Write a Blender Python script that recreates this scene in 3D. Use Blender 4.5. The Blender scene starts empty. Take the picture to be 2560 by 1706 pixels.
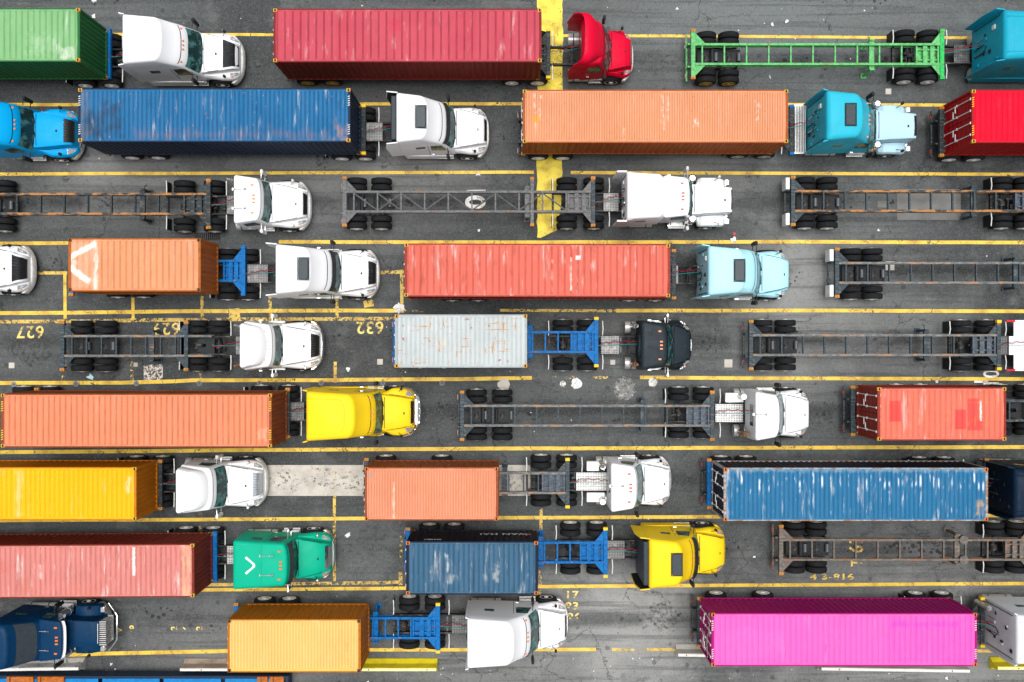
import bpy, math, random
from mathutils import Vector
R = math.radians
random.seed(7)
sc = bpy.context.scene
C = sc.collection

# ---------------- camera, sky, sun, exposure ----------------
CAMZ = 46.0
F = 2297.0                       # focal length in photo pixels (photo is 2560 wide)
cam = bpy.data.cameras.new('camera'); cam_o = bpy.data.objects.new('camera', cam); C.objects.link(cam_o)
cam.sensor_width = 36; cam.lens = 36*F/2560; cam.clip_end = 2000
cam_o.location = (0, 0, CAMZ); sc.camera = cam_o
w = bpy.data.worlds.new('World'); sc.world = w; w.use_nodes = True
nt = w.node_tree; bg = nt.nodes['Background']
sky = nt.nodes.new('ShaderNodeTexSky'); sky.sky_type = 'NISHITA'; sky.sun_disc = False
SUN_EL, SUN_AZ = 84, 20
sky.sun_elevation = R(SUN_EL); sky.sun_rotation = R(SUN_AZ); sky.dust_density = 4
hsv = nt.nodes.new('ShaderNodeHueSaturation'); hsv.inputs['Saturation'].default_value = .2
nt.links.new(sky.outputs[0], hsv.inputs['Color']); nt.links.new(hsv.outputs[0], bg.inputs[0])
bg.inputs[1].default_value = 0.07
sun = bpy.data.lights.new('sun', 'SUN'); sun.energy = 1.5; sun.angle = R(40); sun.color = (1, .985, .96)
sun_o = bpy.data.objects.new('sun', sun); C.objects.link(sun_o)
sun_o.rotation_euler = (R(90-SUN_EL), 0, R(180-SUN_AZ)); sun_o.location = (0, 0, 60)
vs = sc.view_settings; vs.view_transform = 'Standard'; vs.look = 'None'; vs.gamma = 1
vs.exposure = 0.93

def X(px, z=0.0): return (px-1280)/F*(CAMZ-z)
def Y(py, z=0.0): return (853-py)/F*(CAMZ-z)

# ---------------- node helper ----------------
class NT:
    def __init__(s, name):
        s.m = bpy.data.materials.new(name); s.m.use_nodes = True
        s.t = s.m.node_tree; s.b = s.t.nodes['Principled BSDF']; s.out = s.t.nodes['Material Output']
        s._c = None
    def n(s, k): return s.t.nodes.new('ShaderNode'+k)
    def put(s, sock, v):
        if isinstance(v, bpy.types.NodeSocket): s.t.links.new(v, sock)
        elif isinstance(v, (tuple, list)):
            v = tuple(v)
            if sock.type == 'RGBA' and len(v) == 3: v = v+(1,)
            sock.default_value = v
        else:
            if sock.type == 'RGBA': v = (v, v, v, 1)
            sock.default_value = v
    def co(s):
        if s._c is None: s._c = s.n('TexCoord').outputs['Object']
        return s._c
    def xyz(s):
        if not hasattr(s, '_x'):
            q = s.n('SeparateXYZ'); s.put(q.inputs[0], s.co()); s._x = q.outputs
        return s._x
    def map(s, scale=(1, 1, 1), loc=(0, 0, 0), v=None):
        q = s.n('Mapping'); s.put(q.inputs['Vector'], v if v is not None else s.co())
        q.inputs['Scale'].default_value = scale; q.inputs['Location'].default_value = loc
        return q.outputs[0]
    def noise(s, scale, detail=3, v=None, rough=.55, dist=0):
        q = s.n('TexNoise'); s.put(q.inputs['Vector'], v if v is not None else s.co())
        q.inputs['Scale'].default_value = scale; q.inputs['Detail'].default_value = detail
        q.inputs['Roughness'].default_value = rough; q.inputs['Distortion'].default_value = dist
        return q.outputs[0]
    def vor(s, scale, v=None, feat='F1', rnd=1):
        q = s.n('TexVoronoi'); q.feature = feat; s.put(q.inputs['Vector'], v if v is not None else s.co())
        q.inputs['Scale'].default_value = scale; q.inputs['Randomness'].default_value = rnd
        return q.outputs['Distance']
    def ma(s, op, a, b=0.0, c=None, clamp=False):
        q = s.n('Math'); q.operation = op; q.use_clamp = clamp; s.put(q.inputs[0], a); s.put(q.inputs[1], b)
        if c is not None: s.put(q.inputs[2], c)
        return q.outputs[0]
    def rng(s, v, a, b, c=0.0, d=1.0):
        q = s.n('MapRange'); q.interpolation_type = 'SMOOTHSTEP'; s.put(q.inputs[0], v)
        for i, k in enumerate((a, b, c, d)): s.put(q.inputs[i+1], k)
        return q.outputs[0]
    def mix(s, f, a, b, mode='MIX'):
        q = s.n('Mix'); q.data_type = 'RGBA'; q.blend_type = mode
        s.put(q.inputs[0], f); s.put(q.inputs[6], a); s.put(q.inputs[7], b)
        return q.outputs[2]
    def box(s, x0, x1, y0, y1, soft=.08, wob=.25, sc_=2.0):
        """mask of a rectangle in object space with an uneven edge"""
        x, y = s.xyz()[0], s.xyz()[1]
        nz = s.ma('MULTIPLY', s.ma('SUBTRACT', s.noise(sc_, 4), .5), wob*2)
        dx = s.ma('SUBTRACT', s.ma('ABSOLUTE', s.ma('SUBTRACT', x, (x0+x1)/2)), (x1-x0)/2)
        dy = s.ma('SUBTRACT', s.ma('ABSOLUTE', s.ma('SUBTRACT', y, (y0+y1)/2)), (y1-y0)/2)
        d = s.ma('ADD', s.ma('MAXIMUM', dx, dy), nz)
        return s.rng(d, -soft, soft, 1, 0)
    def bump(s, h, st=.3, dist=.02):
        q = s.n('Bump'); s.put(q.inputs['Height'], h); q.inputs['Strength'].default_value = st
        q.inputs['Distance'].default_value = dist; s.put(s.b.inputs['Normal'], q.outputs[0])
    def done(s, col=None, rough=None, metal=None, coat=None, spec=None):
        if col is not None: s.put(s.b.inputs['Base Color'], col)
        if rough is not None: s.put(s.b.inputs['Roughness'], rough)
        if metal is not None: s.put(s.b.inputs['Metallic'], metal)
        if coat is not None: s.put(s.b.inputs['Coat Weight'], coat); s.b.inputs['Coat Roughness'].default_value = .08
        if spec is not None: s.put(s.b.inputs['Specular IOR Level'], spec)
        return s.m

def mul(c, k): return tuple(min(1, a*k) for a in c)
def paint(name, col, rough=.32, coat=.35, dirt=.25):
    s = NT(name); rough = max(rough, .38); coat = 0
    d = s.rng(s.noise(1.4, 5), .42, .75)
    c = s.mix(s.ma('MULTIPLY', d, dirt), col, mul(col, .62))
    g = s.rng(s.noise(9, 4), .6, .78)
    c = s.mix(s.ma('MULTIPLY', g, dirt*.8), c, (.2, .18, .15))
    return s.done(c, s.rng(s.noise(3), .3, .8, rough, rough+.2), None, coat, .11)
def plain(name, col, rough=.5, metal=0, coat=0, var=.25, scale=6):
    s = NT(name)
    c = s.mix(s.rng(s.noise(scale, 4), .3, .75), col, mul(col, 1-var))
    return s.done(c, rough, metal, coat, .2 if not metal else None)
def steel(name, col, rust=.4, rcol=(.20, .095, .045), worn=.3):
    s = NT(name)
    n1 = s.noise(1, 5, s.map((2.2, 5, 5)))
    up = s.n('NewGeometry'); sep = s.n('SeparateXYZ'); s.put(sep.inputs[0], up.outputs['True Normal'])
    top = s.rng(sep.outputs[2], .5, .9)          # rust sits on the worn upper faces
    m = s.ma('MULTIPLY', s.rng(n1, .66-rust*.35, .78-rust*.3), s.ma('ADD', s.ma('MULTIPLY', top, .7), .3))
    c = s.mix(s.rng(s.noise(7, 4), .35, .7), col, mul(col, .6))
    wn = s.ma('MULTIPLY', s.rng(s.noise(1, 4, s.map((3, 14, 14), (5, 0, 0))), .5, .68), top)
    c = s.mix(s.ma('MULTIPLY', wn, worn), c, (.3, .28, .26))
    rc = s.mix(s.noise(13, 3), rcol, mul(rcol, 1.9))
    c = s.mix(m, c, rc)
    return s.done(c, s.rng(m, 0, 1, .5, .85), None, None, .12)
def glass_mat(name, col=(.012, .035, .036)):
    s = NT(name)
    c = s.mix(s.rng(s.noise(2.6, 2), .45, .62), col, (.06, .17, .16))  # paler teal blotches paint reflections into the glass colour
    return s.done(c, .15, 0, 0, .2)
def tread(name, col=(.42, .42, .41)):
    s = NT(name)
    v = s.vor(8, feat='F1', rnd=0)
    d = s.rng(v, .22, .42, 1, 0)
    c = s.mix(d, col, mul(col, .25))
    c = s.mix(s.rng(s.noise(3, 4), .5, .75), c, (.2, .19, .18))
    return s.done(c, .38, .35)

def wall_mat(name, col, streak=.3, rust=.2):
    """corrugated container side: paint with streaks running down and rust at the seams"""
    s = NT(name); col = mul(col, .66)  # side colour darkened, so the walls' shade is painted in
    a = s.noise(1, 5, s.map((5, 5, .7)))
    c = s.mix(s.ma('MULTIPLY', s.rng(a, .45, .72), streak), col, mul(col, .5))
    b = s.noise(1, 5, s.map((3.2, 3.2, .5), (9, 2, 0)))
    c = s.mix(s.ma('MULTIPLY', s.rng(b, .55, .75), streak), c, mul(col, 1.5))
    r = s.noise(5, 5)
    c = s.mix(s.rng(r, .78-rust*.2, .84-rust*.15), c, (.2, .07, .025))
    return s.done(c, .55, None, .0, .15)

def roof_mat(name, col, pitch=.25, light=.35, streak=.3, rust=.25, spots=.3, groove=.55, var=.18, feats=(), seed=0.0, sun=None):
    """corrugated roof sheet: pale paint, darker grooves, rust spots and worn places"""
    s = NT(name); lu = .3*col[0]+.6*col[1]+.1*col[2]; dk = 0 if sun else .08
    col = tuple((a*(1-dk)+lu*dk)*.82 for a in col)  # roofs lighter than walls: bleaching plus overhead light put into the colour
    x, y, z = s.xyz()
    off = (seed*7.3, seed*3.1, 0)
    big = s.noise(.55, 4, s.map((1, 1, 1), off))
    c = s.mix(s.ma('MULTIPLY', s.rng(big, .35, .7), var*1.5), col, mul(col, .72))
    # whole panels slightly unlike each other
    pan = s.n('TexWhiteNoise'); pan.noise_dimensions = '1D'
    s.put(pan.inputs['W'], s.ma('FLOOR', s.ma('DIVIDE', x, pitch*2)))
    c = s.mix(s.ma('MULTIPLY', pan.outputs[0], var*.9), c, mul(sun, .85) if sun else tuple(min(1, a*.9+.06) for a in col))
    # chalky streaks across the sheet
    st = s.noise(1, 5, s.map((1/pitch*.9, .55, 1), (seed*11, 3, 0)), .6)
    c = s.mix(s.ma('MULTIPLY', s.rng(st, .56, .74), light), c, (.78, .74, .7))
    sd = s.noise(1, 5, s.map((1/pitch*1.1, .8, 1), (seed*5+4, 9, 0)), .6)
    c = s.mix(s.ma('MULTIPLY', s.rng(sd, .55, .75), streak), c, mul(col, .5))
    # rust blooms and pin holes
    rr = s.noise(2.3, 6, s.map((1, 1, 1), (seed*2.7, 8, 0)), .65)
    c = s.mix(s.rng(rr, .80-rust*.2, .86-rust*.18), c, (.28, .085, .03))
    vo = s.vor(2.1, s.map((1, 1, 1), (seed, 1, 0)))
    nn = s.noise(.9, 2, s.map((1, 1, 1), (seed*4, 0, 0)))
    c = s.mix(s.ma('MULTIPLY', s.rng(s.ma('ADD', vo, s.ma('MULTIPLY', nn, .16)), .12, .19, 1, 0), spots), c, (.4, .16, .09))
    # darker along each groove
    g = s.ma('ABSOLUTE', s.ma('SUBTRACT', s.ma('FRACT', s.ma('DIVIDE', x, pitch)), .5))
    gm = s.ma('MULTIPLY', s.rng(g, .03, .13, 1, 0), s.rng(s.noise(1, 3, s.map((3, 1.2, 1))), .25, .7, .4, 1))
    gy = s.rng(s.ma('ABSOLUTE', y), 1.08, 1.13, 1, 0)
    c = s.mix(s.ma('MULTIPLY', s.ma('MULTIPLY', gm, gy), groove), c, mul(col, .38))
    # dirt along the rails
    ed = s.ma('MULTIPLY', s.rng(s.ma('ABSOLUTE', y), 1.0, 1.18), s.rng(s.noise(2.5, 4), .35, .65))
    c = s.mix(s.ma('MULTIPLY', ed, .5), c, mul(col, .6))
    for f in feats:
        kind = f[0]
        if kind == 'box':
            _, x0, x1, y0, y1, fc, k, wob, scn = f
            m = s.box(x0, x1, y0, y1, .04 if wob < .15 else wob*.6, wob*.8, scn)
            if wob >= .15:
                sn = s.noise(1, 5, s.map((1/pitch*1.2, 1.1, 1), (x0*3+seed, y0, 0)), .7)
                m = s.rng(s.ma('ADD', m, s.ma('MULTIPLY', s.ma('SUBTRACT', sn, .55), 1.9)), .3, 1.35)
            c = s.mix(s.ma('MULTIPLY', m, k), c, fc)
        elif kind == 'line':        # soft diagonal band
            _, x0, y0, x1, y1, wd, fc, k = f
            L = math.hypot(x1-x0, y1-y0); nx, ny = -(y1-y0)/L, (x1-x0)/L
            dd = s.ma('ABSOLUTE', s.ma('ADD', s.ma('ADD', s.ma('MULTIPLY', x, nx), s.ma('MULTIPLY', y, ny)), -(x0*nx+y0*ny)))
            t = s.ma('ADD', s.ma('ADD', s.ma('MULTIPLY', x, (x1-x0)/L), s.ma('MULTIPLY', y, (y1-y0)/L)), -((x0*(x1-x0)+y0*(y1-y0))/L))
            tm = s.rng(s.ma('ABSOLUTE', s.ma('SUBTRACT', t, L/2)), L/2-.05, L/2+.15, 1, 0)
            dn = s.ma('ADD', dd, s.ma('MULTIPLY', s.ma('SUBTRACT', s.noise(4, 4), .5), .25))
            m = s.ma('MULTIPLY', s.rng(dn, wd*.5, wd*1.3, 1, 0), tm)
            c = s.mix(s.ma('MULTIPLY', m, k), c, fc)
        elif kind == 'dash':        # ridge-top scuffs, one per corrugation
            _, y0, y1, fc, k, thr = f
            rid = s.rng(g, .22, .36)
            fl = s.n('TexWhiteNoise'); fl.noise_dimensions = '1D'; s.put(fl.inputs['W'], s.ma('FLOOR', s.ma('ADD', s.ma('DIVIDE', x, pitch), .5)))
            yn = s.ma('ADD', y, s.ma('MULTIPLY', s.ma('SUBTRACT', fl.outputs[0], .5), .5))
            ym = s.ma('MULTIPLY', s.rng(yn, y0, y0+.25), s.rng(yn, y1-.2, y1, 1, 0))
            nz = s.rng(s.noise(1, 3, s.map((1/pitch, .9, 1), (3, 1, 0))), thr, thr+.12)
            m = s.ma('MULTIPLY', s.ma('MULTIPLY', rid, ym), nz)
            c = s.mix(s.ma('MULTIPLY', m, k), c, fc)
        elif kind == 'scratch':     # rusty scrapes, lengthwise and crosswise
            _, fc, k = f
            a = s.noise(1, 5, s.map((.9, 9, 1), (2, 5, 0)), .65); b = s.noise(1, 5, s.map((8, .8, 1), (7, 1, 0)), .65)
            m = s.ma('MAXIMUM', s.rng(a, .60, .64), s.rng(b, .60, .64))
            m = s.ma('MULTIPLY', m, s.rng(s.noise(.8, 3, s.map((1.2, 1.2, 1), (5, 2, 0))), .46, .54))
            c = s.mix(s.ma('MULTIPLY', m, k), c, fc)
    s.bump(s.ma('ADD', s.ma('MULTIPLY', s.noise(30, 3), .12), s.ma('MULTIPLY', s.noise(1.6, 3, s.map((1, 1, 1), (seed, 5, 0))), 3.5)), .5, .03)
    return s.done(c, s.rng(big, .3, .7, .55, .7), None, .0, .12)

# ---------------- mesh helper ----------------
class MB:
    def __init__(s): s.v = []; s.f = []; s.m = []; s.s = []
    def add(s, vs_, fs, m=0, sm=False):
        o = len(s.v); s.v += [tuple(p) for p in vs_]
        for f in fs: s.f.append([i+o for i in f]); s.m.append(m); s.s.append(sm)
        return s
    def box(s, x0, x1, y0, y1, z0, z1, m=0, ch=0.0):
        if x0 > x1: x0, x1 = x1, x0
        if y0 > y1: y0, y1 = y1, y0
        if ch <= 0:
            s.add([(x0,y0,z0),(x1,y0,z0),(x1,y1,z0),(x0,y1,z0),(x0,y0,z1),(x1,y0,z1),(x1,y1,z1),(x0,y1,z1)],
                  [(0,3,2,1),(4,5,6,7),(0,1,5,4),(1,2,6,5),(2,3,7,6),(3,0,4,7)], m)
        else:
            def ring(z, d, c): return [(x0+d+c,y0+d,z),(x1-d-c,y0+d,z),(x1-d,y0+d+c,z),(x1-d,y1-d-c,z),(x1-d-c,y1-d,z),(x0+d+c,y1-d,z),(x0+d,y1-d-c,z),(x0+d,y0+d+c,z)]
            s.loft([ring(z0, 0, ch), ring(z1-ch, 0, ch), ring(z1-ch*.3, ch*.3, ch*.9), ring(z1, ch, ch*.6)], m, False)
        return s
    def loft(s, rings, m=0, sm=True, cap0=True, cap1=True, closed=True):
        n = len(rings[0]); o = len(s.v)
        for r in rings: s.v += [tuple(p) for p in r]
        for i in range(len(rings)-1):
            for j in range(n if closed else n-1):
                k = (j+1) % n
                s.f.append([o+i*n+j, o+i*n+k, o+(i+1)*n+k, o+(i+1)*n+j]); s.m.append(m); s.s.append(sm)
        if cap0: s.f.append([o+j for j in range(n)][::-1]); s.m.append(m); s.s.append(False)
        if cap1: s.f.append([o+(len(rings)-1)*n+j for j in range(n)]); s.m.append(m); s.s.append(False)
        return s
    def cyl(s, p0, p1, r0, r1=None, n=14, m=0, caps=True):
        r1 = r0 if r1 is None else r1
        p0 = Vector(p0); p1 = Vector(p1); d = (p1-p0).normalized()
        a = d.orthogonal().normalized(); b = d.cross(a)
        rings = [[p+a*(r*math.cos(2*math.pi*i/n))+b*(r*math.sin(2*math.pi*i/n)) for i in range(n)] for p, r in ((p0, r0), (p1, r1))]
        return s.loft(rings, m, True, caps, caps)
    def lathe_y(s, c, prof, n=24, m=0):
        """profile of (y, r) turned about the y axis through c"""
        rings = [[(c[0]+r*math.cos(2*math.pi*i/n), c[1]+y, c[2]+r*math.sin(2*math.pi*i/n)) for i in range(n)] for y, r in prof]
        return s.loft(rings, m, True, True, True)
    def tube(s, pts, r, n=6, m=0):
        pts = [Vector(p) for p in pts]; rings = []
        for i, p in enumerate(pts):
            d = (pts[min(i+1, len(pts)-1)]-pts[max(i-1, 0)]).normalized()
            a = Vector((0, 0, 1)) if abs(d.z) < .9 else Vector((1, 0, 0))
            b = d.cross(a).normalized(); a = b.cross(d)
            rings.append([p+a*(r*math.cos(2*math.pi*k/n))+b*(r*math.sin(2*math.pi*k/n)) for k in range(n)])
        return s.loft(rings, m, True)
    def prism(s, poly, z0, z1, m=0):
        n = len(poly)
        return s.loft([[(x, y, z0) for x, y in poly], [(x, y, z1) for x, y in poly]], m, False)
    def grid(s, fn, nu, nv, m=0, sm=True):
        o = len(s.v)
        for i in range(nu+1):
            for j in range(nv+1): s.v.append(tuple(fn(i/nu, j/nv)))
        for i in range(nu):
            for j in range(nv):
                a = o+i*(nv+1)+j; s.f.append([a, a+1, a+nv+2, a+nv+1]); s.m.append(m); s.s.append(sm)
        return s
    def mesh(s, name, mats, ang=38):
        me = bpy.data.meshes.new(name); me.from_pydata(s.v, [], s.f)
        for m in (mats if isinstance(mats, (list, tuple)) else [mats]): me.materials.append(m)
        me.polygons.foreach_set('material_index', s.m); me.polygons.foreach_set('use_smooth', s.s)
        me.validate(); me.update()
        if any(s.s): me.set_sharp_from_angle(angle=R(ang))
        return me
    def build(s, name, mats, parent=None, ang=38):
        o = bpy.data.objects.new(name, s.mesh(name, mats, ang)); C.objects.link(o)
        if parent is not None: o.parent = parent
        return o
def link(name, me, parent, loc=(0, 0, 0), rz=0):
    o = bpy.data.objects.new(name, me); C.objects.link(o); o.parent = parent; o.location = loc; o.rotation_euler.z = rz
    return o
def tag(o, label=None, cat=None, group=None, kind=None):
    if label: o['label'] = label
    if cat: o['category'] = cat
    if group: o['group'] = group
    if kind: o['kind'] = kind
    return o
def thing(name, label, cat, loc, group=None, rz=0):
    o = bpy.data.objects.new(name, None); C.objects.link(o); o.location = loc; o.rotation_euler.z = rz
    o.empty_display_size = .3
    return tag(o, label, cat, group)

# ---------------- shared materials ----------------
M = {}
M['white'] = paint('white_paint', (.86, .87, .89), .3, .3, .06)
M['rubber'] = plain('tyre_rubber', (.017, .018, .020), .85, 0, 0, .4, 9)
M['rim'] = plain('painted_rim', (.85, .85, .84), .35, 0, 0, .2, 5)
M['rim_yellow'] = plain('yellow_rim', (.5, .36, .06), .5, 0, 0, .5, 5)
M['chrome'] = plain('chrome', (.78, .79, .8), .12, .95, 0, .1)
M['alu'] = plain('aluminium', (.66, .66, .65), .35, .45, 0, .3, 4)
M['tread'] = tread('tread_plate'); M['tread_dark'] = tread('greasy_tread_plate', (.10, .10, .10))
M['glass'] = glass_mat('tinted_glass')
M['sky_glass'] = plain('skylight_glass', (.028, .042, .05), .3, 0, 0, .2)
M['dark'] = plain('black_plastic', (.018, .02, .022), .55, 0, 0, .4)
M['frame'] = steel('frame_black', (.025, .026, .028), .12)
M['frame_red'] = plain('frame_red', (.3, .02, .02), .5)
M['amber'] = plain('amber_lens', (.75, .2, .02), .25, 0, .5, .2)
M['red'] = plain('red_lens', (.4, .012, .01), .25, 0, .5, .2)
M['lens'] = plain('headlight_lens', (.45, .48, .5), .1, .3, .8, .4, 9)
M['wcap'] = plain('white_plastic', (.78, .78, .76), .45)
M['casting'] = steel('corner_casting_steel', (.5, .22, .04), .6, (.36, .16, .04))
M['hole'] = plain('dark_hole', (.01, .009, .008), .9)
M['yellow'] = paint('yellow_tip', (.85, .55, .03), .5, .1, .4)
M['blk_chassis'] = steel('chassis_black_steel', (.035, .045, .05), .12)
M['rust_rail'] = steel('rusty_rail_steel', (.05, .058, .062), .62, (.27, .13, .05), .4)
M['pale_rail'] = steel('worn_rail_steel', (.15, .16, .165), .38, (.24, .14, .08), .7)
M['plate_steel'] = steel('kingpin_plate_steel', (.085, .11, .14), .12)
M['gry_chassis'] = steel('chassis_grey_steel', (.15, .155, .16), .2)
M['slate_chassis'] = steel('chassis_slate_steel', (.045, .066, .08), .16)
M['brn_chassis'] = steel('chassis_brown_steel', (.15, .135, .12), .45, (.17, .09, .055), .5)
M['grn_chassis'] = steel('chassis_green_steel', (.14, .50, .17), .16, worn=.05)
M['grn_bright'] = steel('bolster_green_steel', (.03, .55, .12), .05)
M['blu_chassis'] = steel('chassis_blue_steel', (.0, .145, .44), .1, worn=.05)
M['air_red'] = plain('red_air_hose', (.5, .02, .05), .4)
M['air_blue'] = plain('blue_air_hose', (.02, .1, .45), .4)
M['air_teal'] = plain('teal_air_hose', (.02, .3, .3), .4)
M['air_black'] = plain('black_cable', (.015, .015, .015), .5)
M['tank'] = plain('brake_tank', (.09, .1, .11), .5, .2)
M['stack'] = plain('exhaust_steel', (.5, .48, .45), .25, .7, 0, .4)
M['copper'] = plain('burnt_exhaust', (.42, .22, .12), .35, .6, 0, .5)
M['tape'] = plain('red_tape', (.75, .01, .03), .4)
# ---------------- shared wheel meshes ----------------
def tyre_mesh(wd=.27, r=.51):
    b = MB()
    pf = [(-wd/2, .29), (-wd/2-.012, .36), (-wd/2-.008, .44), (-wd/2+.015, .492), (-wd/2+.045, r)]
    g = []
    for gy in (-.07, 0.0, .07):
        g += [(gy-.014, r+.004), (gy-.009, r-.016), (gy+.009, r-.016), (gy+.014, r+.004)]
    prof = pf+g+[(-a, q) for a, q in pf[::-1]]
    b.lathe_y((0, 0, 0), prof, 28)
    return b.mesh('tyre', M['rubber'], 50)
def rim_mesh(mat, outer=1):
    b = MB()    # dished disc with a hub and nuts; the face looks along +y
    b.lathe_y((0, 0, 0), [(-.12, .28), (.13, .31), (.155, .335), (.162, .32), (.155, .29), (.15 if outer else .13, .24), (.155 if outer else .12, .13), (.19, .10), (.2, .06)], 24)
    for k in range(8):
        a = k*math.pi/4
        b.cyl((.18*math.cos(a), .0, .18*math.sin(a)), (.18*math.cos(a), .05 if outer else .13, .18*math.sin(a)), .016, n=6)
    return b.mesh('rim', mat, 40)
TYRE = tyre_mesh(); FTYRE = tyre_mesh(.30, .52)
RIMS = {'rim': rim_mesh(M['rim']), 'alu': rim_mesh(M['chrome'], 0), 'y': rim_mesh(M['rim_yellow']), 'chrome': rim_mesh(M['chrome'])}
RIMF = {'rim': rim_mesh(M['rim'], 0), 'chrome': rim_mesh(M['chrome'], 0)}
def wheel(parent, x, side, dual=True, rim='rim'):
    yo = 1.10
    if dual:
        wv = link('wheel', RIMS[rim], parent, (x, side*yo, .51), 0 if side > 0 else math.pi)
        link('tyre', TYRE, wv, (0, 0, 0)); link('tyre', TYRE, wv, (0, -.34, 0))
    else:
        wv = link('wheel', RIMF.get(rim, RIMF['rim']), parent, (x, side*1.06, .52), 0 if side > 0 else math.pi)
        link('tyre', FTYRE, wv)
    return wv
AXLE = MB().cyl((0, -.95, .51), (0, .95, .51), .07).cyl((0, -.16, .51), (0, .16, .51), .19, n=16).mesh('axle', M['frame'])
CHAMBER = MB().cyl((-.2, 0, 0), (.2, 0, 0), .1, n=16).mesh('air_tank', M['tank'])

# ---------------- shipping container ----------------
def corr(n_len, pitch, depth):
    """trapezoid corrugation as (position, depth) along a wall"""
    out = []; n = max(1, round(n_len/pitch)); p = n_len/n
    for i in range(n):
        x = i*p
        out += [(x, 0), (x+p*.26, 0), (x+p*.5, -depth), (x+p*.76, -depth)]
    out.append((n_len, 0)); return out
def container(label, x0, x1, yc, side, roof, h=2.59, ztop=3.9, pitch=.25, doors=True, rz=0, frame=None, casting=None,
              ticks=False, rear=None, group='shipping containers on the parked trailers', rods=None):
    """x0, x1: photo pixels of the roof ends; yc: photo pixel row of the roof's centre line"""
    xa, xb = X(x0, ztop), X(x1, ztop); L = xb-xa; yw = Y(yc, ztop); W = 1.219; zb = ztop-h
    t = thing('shipping_container', label, 'shipping container', (xa, yw, zb), group, rz)
    z0, z1 = .0, h
    # frame: posts and rails
    fr = frame or side
    b = MB()
    for x in (0, L-.12):
        for s in (-1, 1): b.box(x, x+.12, s*(W-.1), s*W, .118, h-.118, 0, .012)
    for s in (-1, 1):
        b.box(.16, L-.16, s*(W-.06), s*W, h-.09, h-.012, 0, .012)
        b.box(.16, L-.16, s*(W-.06), s*W, .0, .13, 0, .012)
    for x in (0, L-.12):
        b.box(x, x+.12, -(W-.165), W-.165, h-.1, h-.008, 0, .012); b.box(x, x+.12, -(W-.165), W-.165, .0, .14, 0, .012)
    b.build('frame', fr, t)
    # side walls
    for s in (-1, 1):
        b = MB(); pr = corr(L-.24, .278, .042)
        pts = [(x+.12, s*(W-.014+d)) for x, d in pr]
        rings = [[(x, y, zz) for x, y in pts] for zz in (.12, h-.085)]
        b.loft(rings, 0, False, False, False, closed=False)
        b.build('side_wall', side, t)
    # front wall (faces the tractor)
    b = MB(); pr = corr(2*(W-.1), .22, .045)
    rings = [[(L-.02+d, -(W-.1)+y, zz) for y, d in pr] for zz in (.13, h-.09)]
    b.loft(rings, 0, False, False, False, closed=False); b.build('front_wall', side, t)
    # roof sheet with pressed grooves that run out before the rails
    b = MB(); n = max(1, round((L-.2)/pitch)); xs = []
    for i in range(n+1):
        xx = i*pitch+pitch*.5
        if xx > L-.16: break
        ga, gb = min(pitch*.22, .05), min(pitch*.09, .018)
        xs += [(xx-ga, 0), (xx-gb, -.028), (xx+gb, -.028), (xx+ga, 0)]
    xs = [(.1, 0)]+[q for q in xs if .12 < q[0] < L-.14]+[(L-.1, 0)]
    ys = [(-W+.055, 0), (-W+.12, 0), (-W+.17, 1), (-.4, 1.0), (.4, 1.0), (W-.17, 1), (W-.12, 0), (W-.055, 0)]
    cam_ = lambda y: .012*(1-(y/W)**2)
    rings = [[(x, y, h-.02+cam_(y)+d*k) for y, k in ys] for x, d in xs]
    b.loft(rings, 0, False, False, False, closed=False); b.build('roof', roof, t)
    # rear doors
    for s in (-1, 1):
        b = MB(); pr = corr(h-.36, .42, .028)
        rings = [[(.05-d, s*yy, z+.18) for z, d in pr] for yy in (.012, W-.11)]
        b.loft(rings, 0, False, False, False, closed=False)
        b.box(.035, .06, s*.012, s*(W-.1), .14, .19); b.box(.035, .06, s*.012, s*(W-.1), h-.18, h-.1)
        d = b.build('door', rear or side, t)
        for yy in (.28, .82):
            MB().cyl((.0, s*yy, .12), (.0, s*yy, h-.08), .022, n=8).box(-.035, .03, s*yy-.05, s*yy+.05, .14, .2).box(-.035, .03, s*yy-.05, s*yy+.05, h-.16, h-.1).box(-.03, .03, s*yy-.05, s*yy+.05, h*.5, h*.5+.05).build('lock_rod', rods or M['wcap'], d)
        MB().box(-.06, -.03, s*.28, s*.6, h*.4, h*.4+.05).box(-.06, -.03, s*.5, s*.82, h*.47, h*.47+.05).build('door_handle', M['rim'], d)
    # corner castings
    cst = MB()
    cst.box(-.089, .089, -.081, .081, -.059, .059, 0, .01)
    cst.box(-.035, .035, -.055, .055, .057, .062, 1)
    me = cst.mesh('corner_casting', [casting or M['casting'], M['hole']])
    for x in (.089, L-.089):
        for s in (-1, 1):
            for z in (.059, h-.059): link('corner_casting', me, t, (x+(.003 if x > 1 else -.003), s*(W-.081+.003), z+(.003 if z > 1 else -.003)))
    if ticks:
        b = MB()
        for x in (.06, L-.06):
            for s in (-1, 1):
                for k in range(5):
                    yy = s*(.45+k*.1)
                    b.prism([(x-.05, yy-.03), (x+.04, yy), (x+.04, yy+.035), (x-.05, yy+.005)], h-.006, h-.0005)
        b.build('warning_stripe', M['yellow'] if ticks == 'y' else M['wcap'], t)
    return t, L, h

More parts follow.
